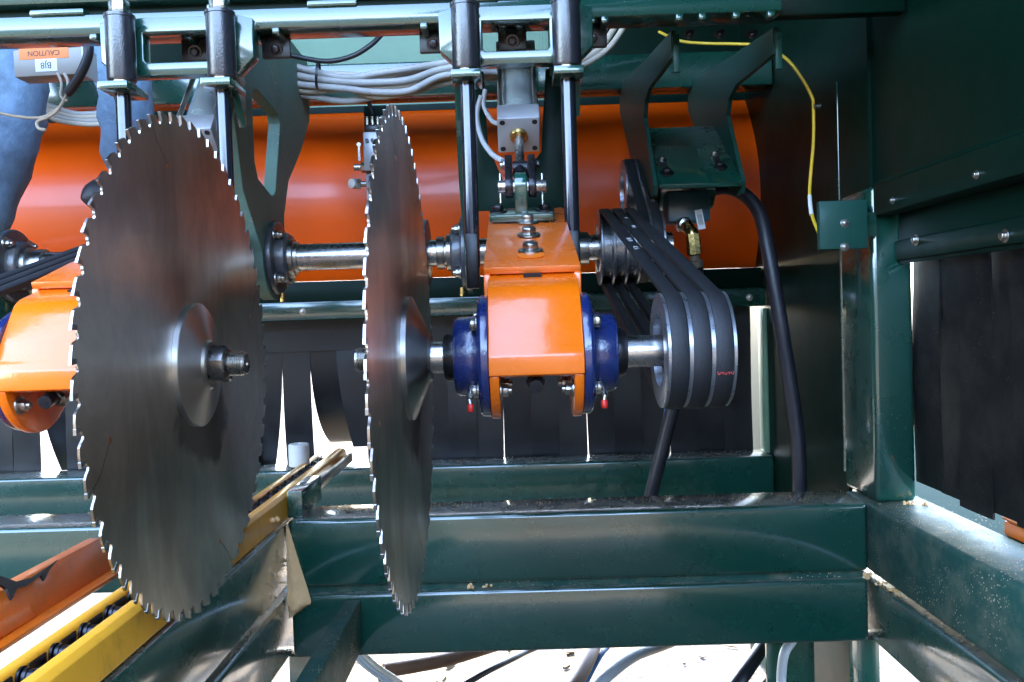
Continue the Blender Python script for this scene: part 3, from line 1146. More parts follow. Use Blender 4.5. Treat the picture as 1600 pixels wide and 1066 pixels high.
# ------------------------------------------------------------------ lifting gear of each unit
def lift(c, s, tags):
    MB.cx, MB.sx = c, s
    wq = lambda v: Vector((c + s * v[0], v[1], v[2]))
    # guide carrier plate with rectangular opening
    t = thing('guide_carrier', (c, 1.94, .545), tags[0], 'bracket', 'guide carriers')
    out = [(-.130, .540), (.130, .540), (.165, .573), (.165, .656), (.128, .664), (-.128, .664), (-.165, .656), (-.165, .573)]
    part('carrier_plate', 'green', lambda b: b.plate(out, [[(-.072, .574), (-.066, .568), (.066, .568), (.072, .574), (.072, .632), (-.072, .632)]], 1.905, 1.9435, 'y'), t, bev=.003)
    if s > 0:
        part('yoke_plate', 'green_dark', lambda b: b.prism([(-.108, .26), (.108, .26), (.108, .60), (.072, .60), (.055, .40), (.0, .33), (-.032, .31), (-.075, .42), (-.08, .60), (-.108, .60)], 2.17, 2.18, 'y'), t, bev=.002)
    # two guides
    for sx, lab in ((-1, tags[1]), (1, tags[2])):
        gx = sx * .106
        g = thing('guide_rod', wq((gx, 1.88, .1)), lab, 'guide rod', 'black guide rods')
        part('guide_tube', 'tube_black', lambda b: b.lathe((gx, 1.872, .521), (0, 0, 1), [(0, .024), (0, .0285), (.004, .0300), (.130, .0300), (.131, .0318), (.137, .0318), (.139, .0290), (.139, .01)], 40), g, ang=40)
        part('rod', 'rod_black', lambda b: b.cyl((gx, 1.872, .105), (gx, 1.872, .522), .0158, seg=28), g)
        part('washer', 'zinc', lambda b: b.cyl((gx, 1.872, .5105), (gx, 1.872, .5135), .029, seg=32).cyl((gx, 1.872, .5135), (gx, 1.872, .521), .0215, seg=32), g)
        part('stop_plate', 'green', lambda b: b.box(gx - .031, gx + .031, 1.822, 1.93, .494, .5100), g, bev=.002)
        part('gusset', 'green', lambda b: b.prism([(1.935, .493), (1.89, .493), (1.935, .43)], gx + sx * .012, gx + sx * .028), g)
        part('foot_block', 'rubber', lambda b: b.box(gx - .013, gx + .013, 1.845, 1.895, .06, .175), g, bev=.003)
        part('top_nut', 'zinc', lambda b: b.hexn((gx, 1.872, .659), (0, 0, 1), .0215, .030), g, bev=.0006, seg=1)
        part('stud', 'zinc', lambda b: b.cyl((gx, 1.872, .688), (gx, 1.872, .716), .012, seg=16), g)
    # lug bracket on the arm
    yb = 1.90
    zb = arm_pt(yb) + .003
    t = thing('lift_lug', wq((0, yb, zb)), tags[3], 'bracket', 'lift lugs')
    nrm, ax = Vector((0, -.2926, .956)), Vector((0, .956, .2926))
    o_ = Vector((0, yb, zb))
    part('base_plate', 'green', lambda b: b.obox(o_ + nrm * .008, (.136, .085, .015), (1, 0, 0), ax, nrm), t, bev=.003)
    pin = o_ + nrm * .068
    # lug: rounded plate in the yz plane
    pts = [o_ + nrm * .014 + ax * .03, o_ + nrm * .014 - ax * .03]
    an0 = math.atan2(-ax.z, -ax.y)
    lug = [(p_.y, p_.z) for p_ in pts] + [(pin.y + .030 * math.cos(an0 - i * math.pi / 10), pin.z + .030 * math.sin(an0 - i * math.pi / 10)) for i in range(11)]
    part('lug', 'green', lambda b: b.prism(lug, -.013, .013), t, bev=.002)
    for sx in (-1, 1):
        bolt(t, wq(o_ + nrm * .016 + Vector((sx * .05, 0, 0))), nrm, .0125, 'dark')
    # cylinder
    hc = Vector((0, 1.995, .405))
    a = (hc - pin).normalized()
    u = Vector((1, 0, 0))
    w = a.cross(u).normalized()
    if w.z < 0:
        w = -w
    t = thing('air_cylinder', wq(pin), tags[4], 'air cylinder', 'lifting air cylinders')
    hd_ = part('front_head', 'alu', lambda b: b.obox(hc + a * .026, (.094, .094, .052), u, w, a), t, bev=.0025)
    for i in (-1, 1):
        for j in (-1, 1):
            q = hc + u * (i * .036) + w * (j * .036)
            part('head_hole', 'slot', lambda b: b.cyl(q - a * .0008, q + a * .004, .0062, seg=16), hd_)
    part('rod_gland', 'brass', lambda b: b.lathe(hc - a * .008, a, [(0, .0115), (0, .018), (.004, .0205), (.0082, .0205)], 28), t)
    part('barrel', 'alu_tube', lambda b: b.cyl(hc + a * .052, hc + a * .27, .0405, seg=40), t)
    for i in (-1, 1):
        for j in (-1, 1):
            q = hc + u * (i * .040) + w * (j * .036)
            part('tie_rod', 'steel', lambda b: b.cyl(q + a * .05, q + a * .275, .006, seg=12), t)
    part('rear_head', 'alu', lambda b: b.obox(hc + a * .29, (.094, .094, .042), u, w, a), t, bev=.0025)
    part('rear_eye', 'alu', lambda b: b.obox(hc + a * .335, (.080, .03, .05), u, w, a), t, bev=.002)
    part('piston_rod', 'chrome', lambda b: b.cyl(pin + a * .055, hc + a * .01, .0102, seg=24), t)
    part('rod_end', 'dark_steel', lambda b: b.cyl(pin + a * .034, pin + a * .062, .015, seg=24), t)
    for sx in (-1, 1):
        cl = [pin + a * .085 + w * .019, pin + a * .085 - w * .019]
        an = math.atan2(-a.z, -a.y)
        b0 = math.atan2(-w.z, -w.y)
        arcp = []
        for i in range(11):
            th = math.pi * i / 10
            q = pin - w * (.024 * math.cos(th)) - a * (.024 * math.sin(th))
            arcp.append((q.y, q.z))
        pl = [(cl[0].y, cl[0].z), (cl[1].y, cl[1].z)] + arcp
        part('clevis_plate', 'dark_steel', lambda b: b.prism(pl, sx * .0165, sx * .033), t, bev=.003)
        bolt(t, wq(pin + a * .072 + Vector((sx * .034, 0, 0))), (s * sx, 0, 0), .0085, 'zinc' if sx < 0 else 'dark')
    part('clevis_spacer', 'rubber', lambda b: b.cyl(pin + a * .06 - u * .016, pin + a * .06 + u * .016, .016, seg=20), t)
    part('clevis_pin', 'zinc', lambda b: b.cyl((-.048, pin.y, pin.z), (.054, pin.y, pin.z), .0145, seg=24), t, bev=.001)
    part('split_pin', 'zinc', lambda b: b.cyl((-.043, pin.y - .003, pin.z - .034), (-.043, pin.y - .003, pin.z + .028), .0022, seg=8).cyl((.046, pin.y - .003, pin.z - .040), (.046, pin.y - .003, pin.z + .026), .0022, seg=8), t)
    MB.cx, MB.sx = 0., 1.


CL1, CL2 = .015, -.713
lift(CL1, 1, ('green guide carrier plate above the centre arm', 'black guide rod left of the centre air cylinder', 'black guide rod right of the centre air cylinder',
              'green lug bracket bolted on top of the centre orange arm', 'grey air cylinder with its square head above the centre arm'))
lift(CL2, -1, ('green guide carrier plate with rectangular opening at upper left', 'black guide rod nearest the green hanger plate, above the large blade', 'black guide rod in front of the trousers at upper left',
               'green lug bracket hidden behind the top of the large blade', 'grey air cylinder partly hidden behind the top of the large blade'))

# ------------------------------------------------------------------ hydraulic motor on its bracket
mk = thing('motor_bracket', (.5, 2.1, .33), 'dark green swept motor bracket with slotted mounting plate at upper right', 'bracket')
zz = [(2.10, .660), (2.10, .598), (2.46, .618), (2.545, .600), (2.575, .56), (2.42, .345), (2.44, .318), (2.50, .318), (2.88, .50), (3.13, .70), (3.13, .77), (3.07, .795), (2.52, .712)]
for X in (.388, .628):
    part('bracket_cheek', 'green_bracket', lambda b: b.prism(zz, X - .006, X + .006), mk, bev=.0015, ang=12)
    part('cheek_flange', 'green_bracket', lambda b: b.prism([(2.09, .648), (2.09, .560), (2.102, .560), (2.102, .648)], X - .004, X + .012), mk, bev=.002)
pa = Vector((0, .83, .557)).normalized()
pn = Vector((0, -.557, .83)).normalized()
pc = Vector((.508, 2.575, .449))
part('mounting_plate', 'green', lambda b: b.obox(pc, (.226, .40, .014), (1, 0, 0), pa, pn), mk, bev=.003)
for dx, dy in ((-.082, -.13), (.072, -.10)):
    q = pc + Vector((dx, 0, 0)) + pa * dy + pn * .007
    part('slot', 'slot', lambda b: b.obox(q + pa * .03, (.018, .11, .0012), (1, 0, 0), pa, pn), mk)
    bolt(mk, q + pn * .001, pn, .0125, 'dark')
    bolt(mk, q + pa * .085 + pn * .001, pn, .009, 'zinc')

MOT = (2.74, .375)
mo = thing('hydraulic_motor', (.52, *MOT), 'hydraulic motor with white label and brass elbow fitting under the bracket', 'motor')
part('motor_body', 'green', lambda b: b.lathe((.43, *MOT), (1, 0, 0), [(0, .05), (.01, .078), (.10, .082), (.12, .066), (.18, .064), (.18, .02)], 36), mo, bev=.003)
part('port_block', 'motor_blue', lambda b: b.box(.45, .575, 2.60, 2.70, .262, .35), mo, bev=.006)
lb = at(1094, 343, 2.597)
part('data_label', 'label_white', lambda b: b.obox((lb.x, 2.598, lb.z), (.022, .001, .058), (.98, 0, .17), (0, 1, 0), (-.17, 0, .98)), mo)
for k in range(5):
    q = Vector((lb.x - .006 + .003 * k, 2.5968, lb.z))
    part('print_line', 'ink', lambda b: b.obox(q, (.0012, .0006, .03 + .006 * (k % 2)), (.98, 0, .17), (0, 1, 0), (-.17, 0, .98)), mo)
f0, f1, f2, f3 = at(1072, 350, 2.56), at(1082, 366, 2.54), at(1085, 398, 2.54), at(1088, 420, 2.55)
part('union_nut', 'zinc', lambda b: b.hexn(f0 + Vector((-.004, .05, .004)), f0 - (f0 + Vector((-.004, .05, .004))), .023, .045), mo, bev=.001, seg=1)
part('brass_elbow', 'brass', lambda b: b.tube([f0, f0.lerp(f1, .6), f1, f1.lerp(f2, .3)], .018, 14).lathe(f1, f2 - f1, [(0, .021), ((f2 - f1).length, .021)], 8), mo)
part('hose_ferrule', 'rust', lambda b: b.lathe(f2, f3 - f2, [(0, .015), (.015, .015), (.018, .021), (.035, .021), (.04, .016)], 20), mo)

_, w_ = pulley(0, 1, .335, MOT, .094, 2, 'dark motor pulley in front of the orange hood at right', name='motor_pulley', hub='rust')
pulley(0, 1, .335, JACK, .100, 2, 'driven pulley on the rear shaft behind the saw belts', name='driven_pulley', hub='cast')
for k, wd in enumerate(('left', 'right')):
    x = .335 + rimw + bw / 2 + k * (bw + rimw)
    belt(0, 1, x, JACK, .0995, MOT, .0935, .0275, wd + ' one of the two steep belts below the motor bracket', 'motor belts', prints=((.25, 'IIII', .016), (.38, '3V', .012), (.70, 'BX', .012)) if k else ())


# ------------------------------------------------------------------ hoses and cables
def hose(name, path, r, m, label, cat, group=None, seg=14, sub=8):
    mb = MB()
    pts = [Vector(p) for p in path]
    mb.tube(pts, r, seg, sub)
    o = mb.build(name, m, None, ang=60)
    return tag(o, label, cat, group)


hose('hydraulic_hose', [at(1085, 330, 2.85), at(1112, 298, 2.8), at(1150, 297, 2.72), at(1185, 330, 2.66), at(1202, 400, 2.62), at(1219, 500, 2.60), at(1235, 600, 2.6), at(1247, 690, 2.6), at(1250, 790, 2.6), at(1252, 900, 2.6)], .021, 'hose', 'thick black hydraulic hose curving down along the right wall', 'hose')
hose('hydraulic_hose', [f3, at(1086, 470, 2.60), at(1070, 560, 2.62), at(1048, 650, 2.64), at(1018, 770, 2.66), at(990, 900, 2.7)], .021, 'hose', 'thick black hose hanging down behind the right pulley', 'hose')
hose('thin_cable', [at(1040, 630, 2.9), at(1037, 655, 2.9), at(1030, 690, 2.9), at(1024, 715, 2.95)], .003, 'hose_blue', 'thin blue cable beside the hose behind the right pulley', 'cable', sub=6, seg=8)
yl = [at(1030, 50, 2.7), at(1062, 64, 2.62), at(1100, 68, 2.6), at(1150, 69, 2.55), at(1190, 72, 2.5), at(1226, 90, 2.42), at(1250, 118, 2.38), at(1268, 150, 2.36), at(1271, 168, 2.36), at(1271, 220, 2.36), at(1267, 270, 2.34), at(1265, 305, 2.32), at(1270, 340, 2.28), at(1283, 372, 2.215)]
hose('yellow_cable', yl, .0045, 'yellow_cable', 'thin yellow cable looping down to the green cover plate', 'cable', seg=8)
cs = tag(part('cable_sleeve', 'label_white', lambda b: b.tube([at(1265, 306, 2.318), at(1266, 320, 2.30), at(1268, 336, 2.285)], .0052, 10), None), 'white marker sleeve on the yellow cable', 'sleeve')
cs.parent = None
cs.location = wloc(fr)
q = at(1277, 167, 2.36)
cc = tag(part('cable_clip', 'zinc', lambda b: b.cyl((q.x - .012, q.y - .008, q.z), (q.x + .006, q.y - .008, q.z), .006, seg=12), None), 'small silver clip holding the yellow cable to the wall', 'clip')
cc.parent = None
cc.location = wloc(fr)
# grey cable bundle
for k in range(9):
    yk = 2.86 + .018 * (k % 3)
    o0, o1, o2 = random.uniform(-4, 4), random.uniform(-8, 8), random.uniform(-3, 3)
    base = 92 + k * 5.2
    sag = 108 + k * 4.6
    pth = [at(330, base - 8 + 2 * k, yk), at(430, base + 4, yk), at(480, base + 14 + o0, yk), at(540, sag + 6 + o1, yk - .02), at(590, sag + 8 + o2, yk - .03), at(640, sag + 2 - o0, yk - .03), at(690, 96 + k * 4.0 + o1 * .4, yk), at(760, 86 + k * 4.4, yk), at(830, 96 + k * 4, yk)]
    hose('control_cable', pth, .0108, 'cable_cream' if k % 3 == 1 else 'cable_grey', ['topmost', 'second', 'third', 'fourth', 'fifth', 'sixth', 'seventh', 'eighth', 'lowest'][k] + ' grey control cable from the top in the sagging bundle', 'cable', 'grey cable bundle', seg=10)
for k in range(3):
    hose('control_cable', [at(985 - 14 * k, 20, 2.9), at(970 - 14 * k, 50, 2.9), at(948 - 13 * k, 78, 2.88), at(915 - 12 * k, 100 - 3 * k, 2.86), at(880, 112 - 4 * k, 2.85)], .0095, 'cable_cream', ['outermost', 'middle', 'innermost'][k] + ' cream cable curving up right of the centre guide rods', 'cable', 'cream cables', seg=10)
for k in range(4):
    hose('control_cable', [at(60 + 2 * k, 158 + 4 * k, 2.97), at(85, 168 + 6 * k, 2.96), at(120, 178 + 5 * k, 2.95), at(160, 176 + 6 * k, 2.95), at(230, 168 + 6 * k, 2.97)], .009, 'cable_cream' if k % 2 else 'cable_grey', ['highest', 'second', 'third', 'lowest'][k] + ' cable in the bundle passing behind the trousers', 'cable', 'cables behind the trousers', seg=10)
hose('black_cable', [at(420, 78, 2.6), at(460, 88, 2.6), at(510, 96, 2.6), at(550, 88, 2.6), at(580, 70, 2.6), at(600, 50, 2.62)], .0075, 'cable_black', 'black cable sagging above the grey bundle', 'cable', seg=10)
mb = MB()
q = at(497, 118, 2.84)
mb.lathe((q.x, q.y, q.z), (1, .1, -.1), [(-.004, .040), (-.004, .043), (.004, .043), (.004, .040)], 24, False)
tag(mb.build('cable_tie', 'cable_black'), 'black cable tie round the grey bundle', 'cable tie')
hose('air_line', [at(752, 150, 2.12), at(745, 180, 2.12), at(752, 215, 2.1), at(768, 240, 2.05), at(786, 252, 1.98)], .0062, 'pvc', 'pale grey air line curving down beside the centre air cylinder', 'air line', seg=10)
hose('air_line', [at(758, 140, 2.12), at(756, 165, 2.12), at(768, 188, 2.1), at(780, 194, 2.06)], .0055, 'pvc', 'short grey air line going into the centre cylinder head', 'air line', seg=10)

# ------------------------------------------------------------------ junction box, upper left
q0 = at(75, 97, 2.35)
jb = thing('junction_box', (q0.x, 2.35, q0.z), 'grey junction box hanging upside down with orange CAUTION label', 'junction box')
rx = Vector((1, 0, .02)).normalized()
part('box_body', 'beige_box', lambda b: b.obox((q0.x, 2.385, q0.z), (.185, .07, .072), rx, (0, 1, 0), (-.02, 0, 1)), jb, bev=.004)
part('box_lid', 'alu', lambda b: b.obox((q0.x + .094, 2.385, q0.z), (.004, .078, .078), rx, (0, 1, 0), (-.02, 0, 1)), jb)
ql, qw = at(68, 85, 2.3485), at(72, 103, 2.3485)
part('caution_label', 'label_orange', lambda b: b.obox((ql.x, 2.3495, ql.z + .004), (.132, .0008, .031), rx, (0, 1, 0), (-.02, 0, 1)), jb)
part('number_label', 'label_white', lambda b: b.obox((qw.x, 2.3492, qw.z + .002), (.058, .0008, .033), rx, (0, 1, 0), (-.02, 0, 1)), jb)
text_part('CAUTION', .019, (ql.x, 2.3487, ql.z + .004), (-1, 0, -.02), (0, 0, -1), 'ink', jb)
text_part('BJ8', .023, (qw.x, 2.3484, qw.z + .002), (-1, 0, -.02), (0, 0, -1), 'ink', jb)
hose('black_cable', [at(138, 62, 2.3), at(138, 85, 2.3), at(128, 112, 2.3), at(112, 138, 2.3), at(104, 146, 2.3)], .0125, 'cable_black', 'thick black cable dropping beside the junction box', 'cable', seg=12)
hose('wire', [at(90, 115, 2.33), at(96, 130, 2.31), at(95, 150, 2.3), at(105, 158, 2.3)], .0035, 'cable_cream', 'thin cream wire hanging from the junction box', 'wire', seg=8)
hose('wire', [at(101, 116, 2.33), at(106, 128, 2.31), at(104, 148, 2.3), at(90, 172, 2.3), at(75, 183, 2.3), at(59, 190, 2.3), at(60, 200, 2.3), at(71, 203, 2.3)], .0042, 'cable_cream', 'cream wire with a hooked loose end below the junction box', 'wire', seg=8)
hose('wire', [at(-15, 174, 2.3), at(15, 180, 2.3), at(45, 184, 2.3), at(70, 182, 2.3), at(92, 168, 2.3)], .0038, 'cable_cream', 'cream wire crossing in front of the trousers', 'wire', seg=8)

# ------------------------------------------------------------------ valve on the hood between the blades
vp = at(575, 235, 2.98)
va = thing('air_valve', (vp.x, 2.98, vp.z - .2), 'small grey air valve with fittings on the hood, left of the edge-on blade', 'valve')
part('mount_strip', 'green_dark', lambda b: b.box(vp.x - .018, vp.x + .06, 3.03, 3.04, vp.z - .24, vp.z + .16), va)
part('valve_body', 'alu', lambda b: b.box(vp.x - .014, vp.x + .045, 2.97, 3.03, vp.z - .07, vp.z + .06), va, bev=.003)
part('valve_cap', 'dark_steel', lambda b: b.box(vp.x - .008, vp.x + .045, 2.975, 3.03, vp.z + .061, vp.z + .085), va, bev=.003)
part('lower_block', 'pvc', lambda b: b.box(vp.x - .012, vp.x + .045, 2.99, 3.03, vp.z - .20, vp.z - .075), va, bev=.003)
for k in range(3):
    part('port', 'dark_steel', lambda b: b.cyl((vp.x + .0 + .018 * k, 2.972, vp.z + .03), (vp.x + .0 + .018 * k, 2.962, vp.z + .03), .006, seg=12), va)
    part('coupling', 'zinc', lambda b: b.cyl((vp.x - .002 + .018 * k, 2.995, vp.z + .085), (vp.x - .002 + .018 * k, 2.995, vp.z + .115), .007, seg=12), va)
part('side_fitting', 'zinc', lambda b: b.cyl((vp.x - .014, 2.99, vp.z - .055), (vp.x - .05, 2.985, vp.z - .055), .011, seg=14).hexn((vp.x - .014, 2.99, vp.z - .055), (-1, 0, 0), .017, .014), va)
part('side_fitting', 'zinc', lambda b: b.cyl((vp.x - .012, 2.985, vp.z - .112), (vp.x - .045, 2.975, vp.z - .112), .010, seg=14).hexn((vp.x - .030, 2.98, vp.z - .112), (-1, -.3, 0), .019, .024), va)
part('end_cap', 'white', lambda b: b.lathe((vp.x - .05, 2.97, vp.z - .112), (-.6, -1, 0), [(0, .016), (.012, .016), (.014, .012)], 16), va)
part('lever', 'zinc', lambda b: b.obox((vp.x - .03, 2.98, vp.z - .01), (.007, .004, .05), (1, 0, 0), (0, 1, 0), (0, 0, 1)).cyl((vp.x - .03, 2.98, vp.z + .02), (vp.x - .03, 2.976, vp.z + .02), .007, seg=12), va)
hose('black_cable', [at(583, 182, 3.0), at(578, 165, 3.0), at(570, 150, 2.98), at(562, 140, 2.95)], .007, 'cable_black', 'short black cable rising from the air valve', 'cable', seg=8)

# ------------------------------------------------------------------ roller conveyor
cvx0, cvx1, cvz = -.735, -.612, -.462
rc = thing('roller_conveyor', (-.67, 1.7, -.505), 'narrow yellow roller conveyor running back under the left blade', 'conveyor')
part('side_rail', 'yellow', lambda b: b.prism([(-.640, -.499), (-.606, -.499), (-.606, -.496), (-.612, -.448), (-.622, -.440), (-.640, -.440), (-.640, -.446), (-.624, -.448), (-.619, -.495), (-.640, -.495)], .3, 3.05, 'y'), rc, bev=.0015)
part('side_rail', 'yellow', lambda b: b.box(-.718, -.696, .3, 3.02, -.492, -.455), rc, bev=.007, seg=3)
part('pan', 'rubber_dusty', lambda b: b.box(-.695, -.642, .3, 3.0, -.502, -.495), rc)


def roller_shape(mb):
    mb.lathe((-.043, 0, 0), (1, 0, 0), [(0, .006), (.004, .0145), (.012, .0145), (.012, .0125), (.080, .0125), (.080, .0145), (.086, .0145), (.087, .006)], 20)


def bearing_shape(mb):
    mb.lathe((-.050, 0, 0), (1, 0, 0), [(0, .004), (0, .016), (.006, .016), (.006, .004)], 18, False)


MR, MRB = shared('roller', 'dark_steel', roller_shape), shared('roller', 'rubber', bearing_shape)
ME_LINER = shared('roller_liner', 'rubber', lambda b: b.box(-.0015, .0015, -.022, .022, -.016, .013), bev=.003)
y = .42
while y < 3.0:
    o = put(MR, 'roller', rc, (-.664, y, -.474))
    o2 = put(MRB, 'roller_bearing', rc, (-.664, y, -.474))
    o.scale = o2.scale = (.62, 1, 1)
    o3 = put(ME_LINER, 'roller_bracket', rc, (-.6935, y + .04, -.474))
    y += .0855
part('guide_bracket', 'green', lambda b: b.box(-.604, -.566, 2.24, 2.46, -.499, -.43), rc, bev=.002)
part('guide_bar', 'steel', lambda b: b.obox((-.592, 2.72, -.47), (.012, .62, .03), (1, 0, 0), (0, 1, 0), (0, 0, 1)), rc, bev=.002)
q = at(467, 711, 2.86)
wr = thing('guide_roller', (q.x, 2.86, q.z - .04), 'short white upright roller at the edge of the yellow conveyor', 'roller')
part('roller_body', 'white', lambda b: b.lathe((q.x, 2.86, q.z - .036), (0, 0, 1), [(0, .031), (.002, .033), (.070, .033), (.073, .030), (.073, .012), (.068, .010)], 36), wr, ang=40)
part('axle', 'dark_steel', lambda b: b.cyl((q.x, 2.86, q.z - .06), (q.x, 2.86, q.z - .034), .012, seg=14), wr)

# orange channel with a torn rubber strip, far left
oc = thing('orange_channel', (-1.05, 1.8, -.62), 'orange steel channel at lower left sloping towards the cross beam', 'channel')
part('web', 'orange_rail', lambda b: b.prism([(-1.036, -.608), (-1.046, -.608), (-1.085, -.533), (-1.075, -.530)], .9, 2.217, 'y'), oc, bev=.002)
part('lower_flange', 'orange_rail', lambda b: b.box(-1.036, -1.005, .9, 2.217, -.612, -.602), oc, bev=.002)
part('upper_lip', 'orange_rail', lambda b: b.box(-1.105, -1.075, .9, 2.217, -.537, -.529), oc, bev=.002)
part('splice_plate', 'orange_rail', lambda b: b.prism([(-1.0370, -.602), (-1.0320, -.600), (-1.0450, -.575), (-1.0500, -.577)], 1.1, 1.83, 'y'), oc, bev=.002)
mb = MB()
edge_px = [(-60, 905), (-25, 898), (0, 903), (22, 911), (45, 905), (70, 889), (88, 876), (74, 893), (66, 909), (61, 901), (40, 917), (24, 921), (15, 939), (7, 922), (0, 917), (-25, 914), (-60, 920)]
fa, ba = [], []
for ex, ey in edge_px:
    r_ = CM @ Vector(((ex - 800) / FPX, -(ey - 533) / FPX, -1))
    p_ = r_ * (-1.338 / (r_.x + .52 * r_.z))              # on the sloping web of the channel
    fa.append(mb.v(p_ + Vector((.005, 0, .003))))
    ba.append(mb.v(p_))
mb.bm.faces.new(fa)
mb.bm.faces.new(ba[::-1])
for i in range(len(fa)):
    j = (i + 1) % len(fa)
    mb.bm.faces.new((fa[i], ba[i], ba[j], fa[j]))
tag(mb.build('rubber_strip', 'rubber'), 'torn black rubber strip hanging over the orange channel', 'rubber strip')

# ------------------------------------------------------------------ person standing behind, only the trouser legs show
pe = thing('person', (-1.62, 2.8, .22), 'person in blue jeans and dark boots standing behind the machine', 'person')


def skin_body(name, m, chain, parent, sub=2):
    """chain: list of (point, rx, ry, parent index)"""
    me = bpy.data.meshes.new(name)
    vs = [c_[0] for c_ in chain]
    es = [(c_[3], i) for i, c_ in enumerate(chain) if c_[3] is not None]
    me.from_pydata([Vector(v) - wloc(parent) for v in vs], es, [])
    o = bpy.data.objects.new(name, me)
    COL.objects.link(o)
    sk = o.modifiers.new('Skin', 'SKIN')
    sk.use_smooth_shade = True
    for i, c_ in enumerate(chain):
        me.skin_vertices[0].data[i].radius = (c_[1], c_[2])
        me.skin_vertices[0].data[i].use_root = c_[3] is None
    ss = o.modifiers.new('Subdivision', 'SUBSURF')
    ss.levels = ss.render_levels = sub
    dg = bpy.context.evaluated_depsgraph_get()
    me2 = bpy.data.meshes.new_from_object(o.evaluated_get(dg))
    bpy.data.objects.remove(o, do_unlink=True)
    # cloth folds
    random.seed(5)
    for v in me2.vertices:
        c_ = v.co
        v.co += v.normal * (.004 * math.sin(c_.z * 40 + c_.x * 60 + 2 * math.sin(c_.x * 25 + c_.z * 9)) + .003 * math.sin(c_.z * 70 - c_.x * 90 + c_.y * 40))
    me2.materials.append(M[m])
    for p in me2.polygons:
        p.use_smooth = True
    o = bpy.data.objects.new(name, me2)
    COL.objects.link(o)
    o.parent = parent
    return o


kl, al = at(26, 180, 2.78), at(-34, 372, 2.80)       # left leg: knee, ankle
kr, ar = at(196, 150, 2.74), at(200, 290, 2.80)    # right leg
hipl, hipr, pel = Vector((-1.60, 2.86, 1.10)), Vector((-1.36, 2.84, 1.10)), Vector((-1.48, 2.86, 1.18))
skin_body('trousers', 'denim', [
    (pel, .17, .13, None),
    (hipl, .115, .115, 0), ((hipl + kl) / 2 + Vector((0, -.02, 0)), .108, .108, 1), (kl + Vector((0, 0, .12)), .100, .10, 2), (kl, .104, .10, 3), (kl.lerp(al, .45), .098, .092, 4), (kl.lerp(al, .8), .092, .085, 5), (al, .085, .08, 6),
    (hipr, .10, .11, 0), ((hipr + kr) / 2 + Vector((0, -.02, 0)), .085, .095, 8), (kr + Vector((0, 0, .10)), .092, .09, 9), (kr, .092, .085, 10), (kr.lerp(ar, .5), .080, .08, 11), (ar, .078, .076, 12),
], pe)
skin_body('torso', 'shirt', [(pel + Vector((0, 0, .04)), .16, .12, None), (Vector((-1.48, 2.86, 1.42)), .17, .12, 0), (Vector((-1.48, 2.86, 1.64)), .18, .12, 1), (Vector((-1.48, 2.86, 1.74)), .09, .08, 2),
                            (Vector((-1.70, 2.86, 1.66)), .07, .07, 2), (Vector((-1.76, 2.80, 1.38)), .055, .055, 4), (Vector((-1.74, 2.66, 1.16)), .045, .045, 5),
                            (Vector((-1.26, 2.86, 1.66)), .07, .07, 2), (Vector((-1.20, 2.80, 1.38)), .055, .055, 7), (Vector((-1.22, 2.66, 1.16)), .045, .045, 8)], pe)
skin_body('head', 'skin', [(Vector((-1.48, 2.86, 1.74)), .06, .06, None), (Vector((-1.48, 2.85, 1.84)), .075, .09, 0), (Vector((-1.48, 2.84, 1.93)), .08, .10, 1), (Vector((-1.48, 2.86, 2.02)), .06, .08, 2)], pe)
for an in (al, ar):
    tip = an + Vector((-.085, -.13, -.055)) if an is ar else an + Vector((-.02, -.16, -.10))
    part('boot', 'leather', lambda b: b.tube([an + Vector((.01, .05, .03)), an + Vector((0, .03, -.04)), an.lerp(tip, .5) + Vector((0, 0, -.01)), tip], lambda t: .056 * max(.12, 1 - abs(2 * t - 1) ** 3.2), 16), pe, ang=60)
    st = tag(part('foot_step', 'green', lambda b: b.box(an.x - .07 if an is ar else an.x - .25, an.x + .09 if an is ar else an.x - .03, an.y - .12, an.y + .30, an.z - .165, an.z - .145), None, bev=.003), 'small green step under the ' + ('right boot, behind the large blade' if an is ar else 'left boot, at the left edge'), 'step')
    st.parent = None
    st.location = wloc(fr)

# ------------------------------------------------------------------ sawdust
random.seed(3)
mb = MB()
# packed wedge in the corner between the left beam and the cross beam
def wedge(u, v):
    z = -.510 - .235 * v
    wdt = (.004 + .052 * min(1, v * 1.2)) * (1 if v < .86 else (1 - (v - .86) / .16))
    t = u
    bul = math.sin(math.pi * u) * .012 * (.3 + v)
    x = -.6025 + wdt * t
    y_ = YB - .003 - (1 - t) * wdt * .35 - bul * .9
    ed = 1 if 0 < u < 1 else .4
    return (x + (random.gauss(0, .0008) if u < 1 else 0), y_ - abs(random.gauss(0, .0010)) * ed, z + random.gauss(0, .0008))


mb.grid(wedge, 16, 44)


def clump(c_, r, n=7):
    for _ in range(n):
        p_ = Vector(c_) + Vector((random.gauss(0, r), random.gauss(0, r * .5), random.gauss(0, r * .5)))
        rr = r * random.uniform(.4, .8)
        bmesh.ops.create_icosphere(mb.bm, subdivisions=2, radius=rr, matrix=Matrix.Translation(p_))


for k in range(26):
    v_ = random.random()
    p_ = wedge(random.random(), .75 + .25 * v_)
    clump(p_, .0022, 3)
clump((.868, YB - .004, -.683), .008, 10)
clump((.880, YB - .05, -.690), .006, 6)
clump((.893, YB - .10, -.692), .006, 5)
clump((-.31, YB + .004, -.685), .006, 8)
clump((-.14, YB + .004, -.684), .006, 10)
clump((-.10, YB + .004, -.684), .005, 8)
clump((-.604, 2.10, -.47), .008, 8)
clump((-.600, 2.98, -.46), .010, 8)
clump((.97, YB - .02, -.500), .006, 10)
clump((1.0, YB - .03, -.500), .006, 8)
sd = mb.build('sawdust', 'sawdust')
sd['kind'] = 'stuff'
sd['label'] = 'pale sawdust packed in the frame corners'
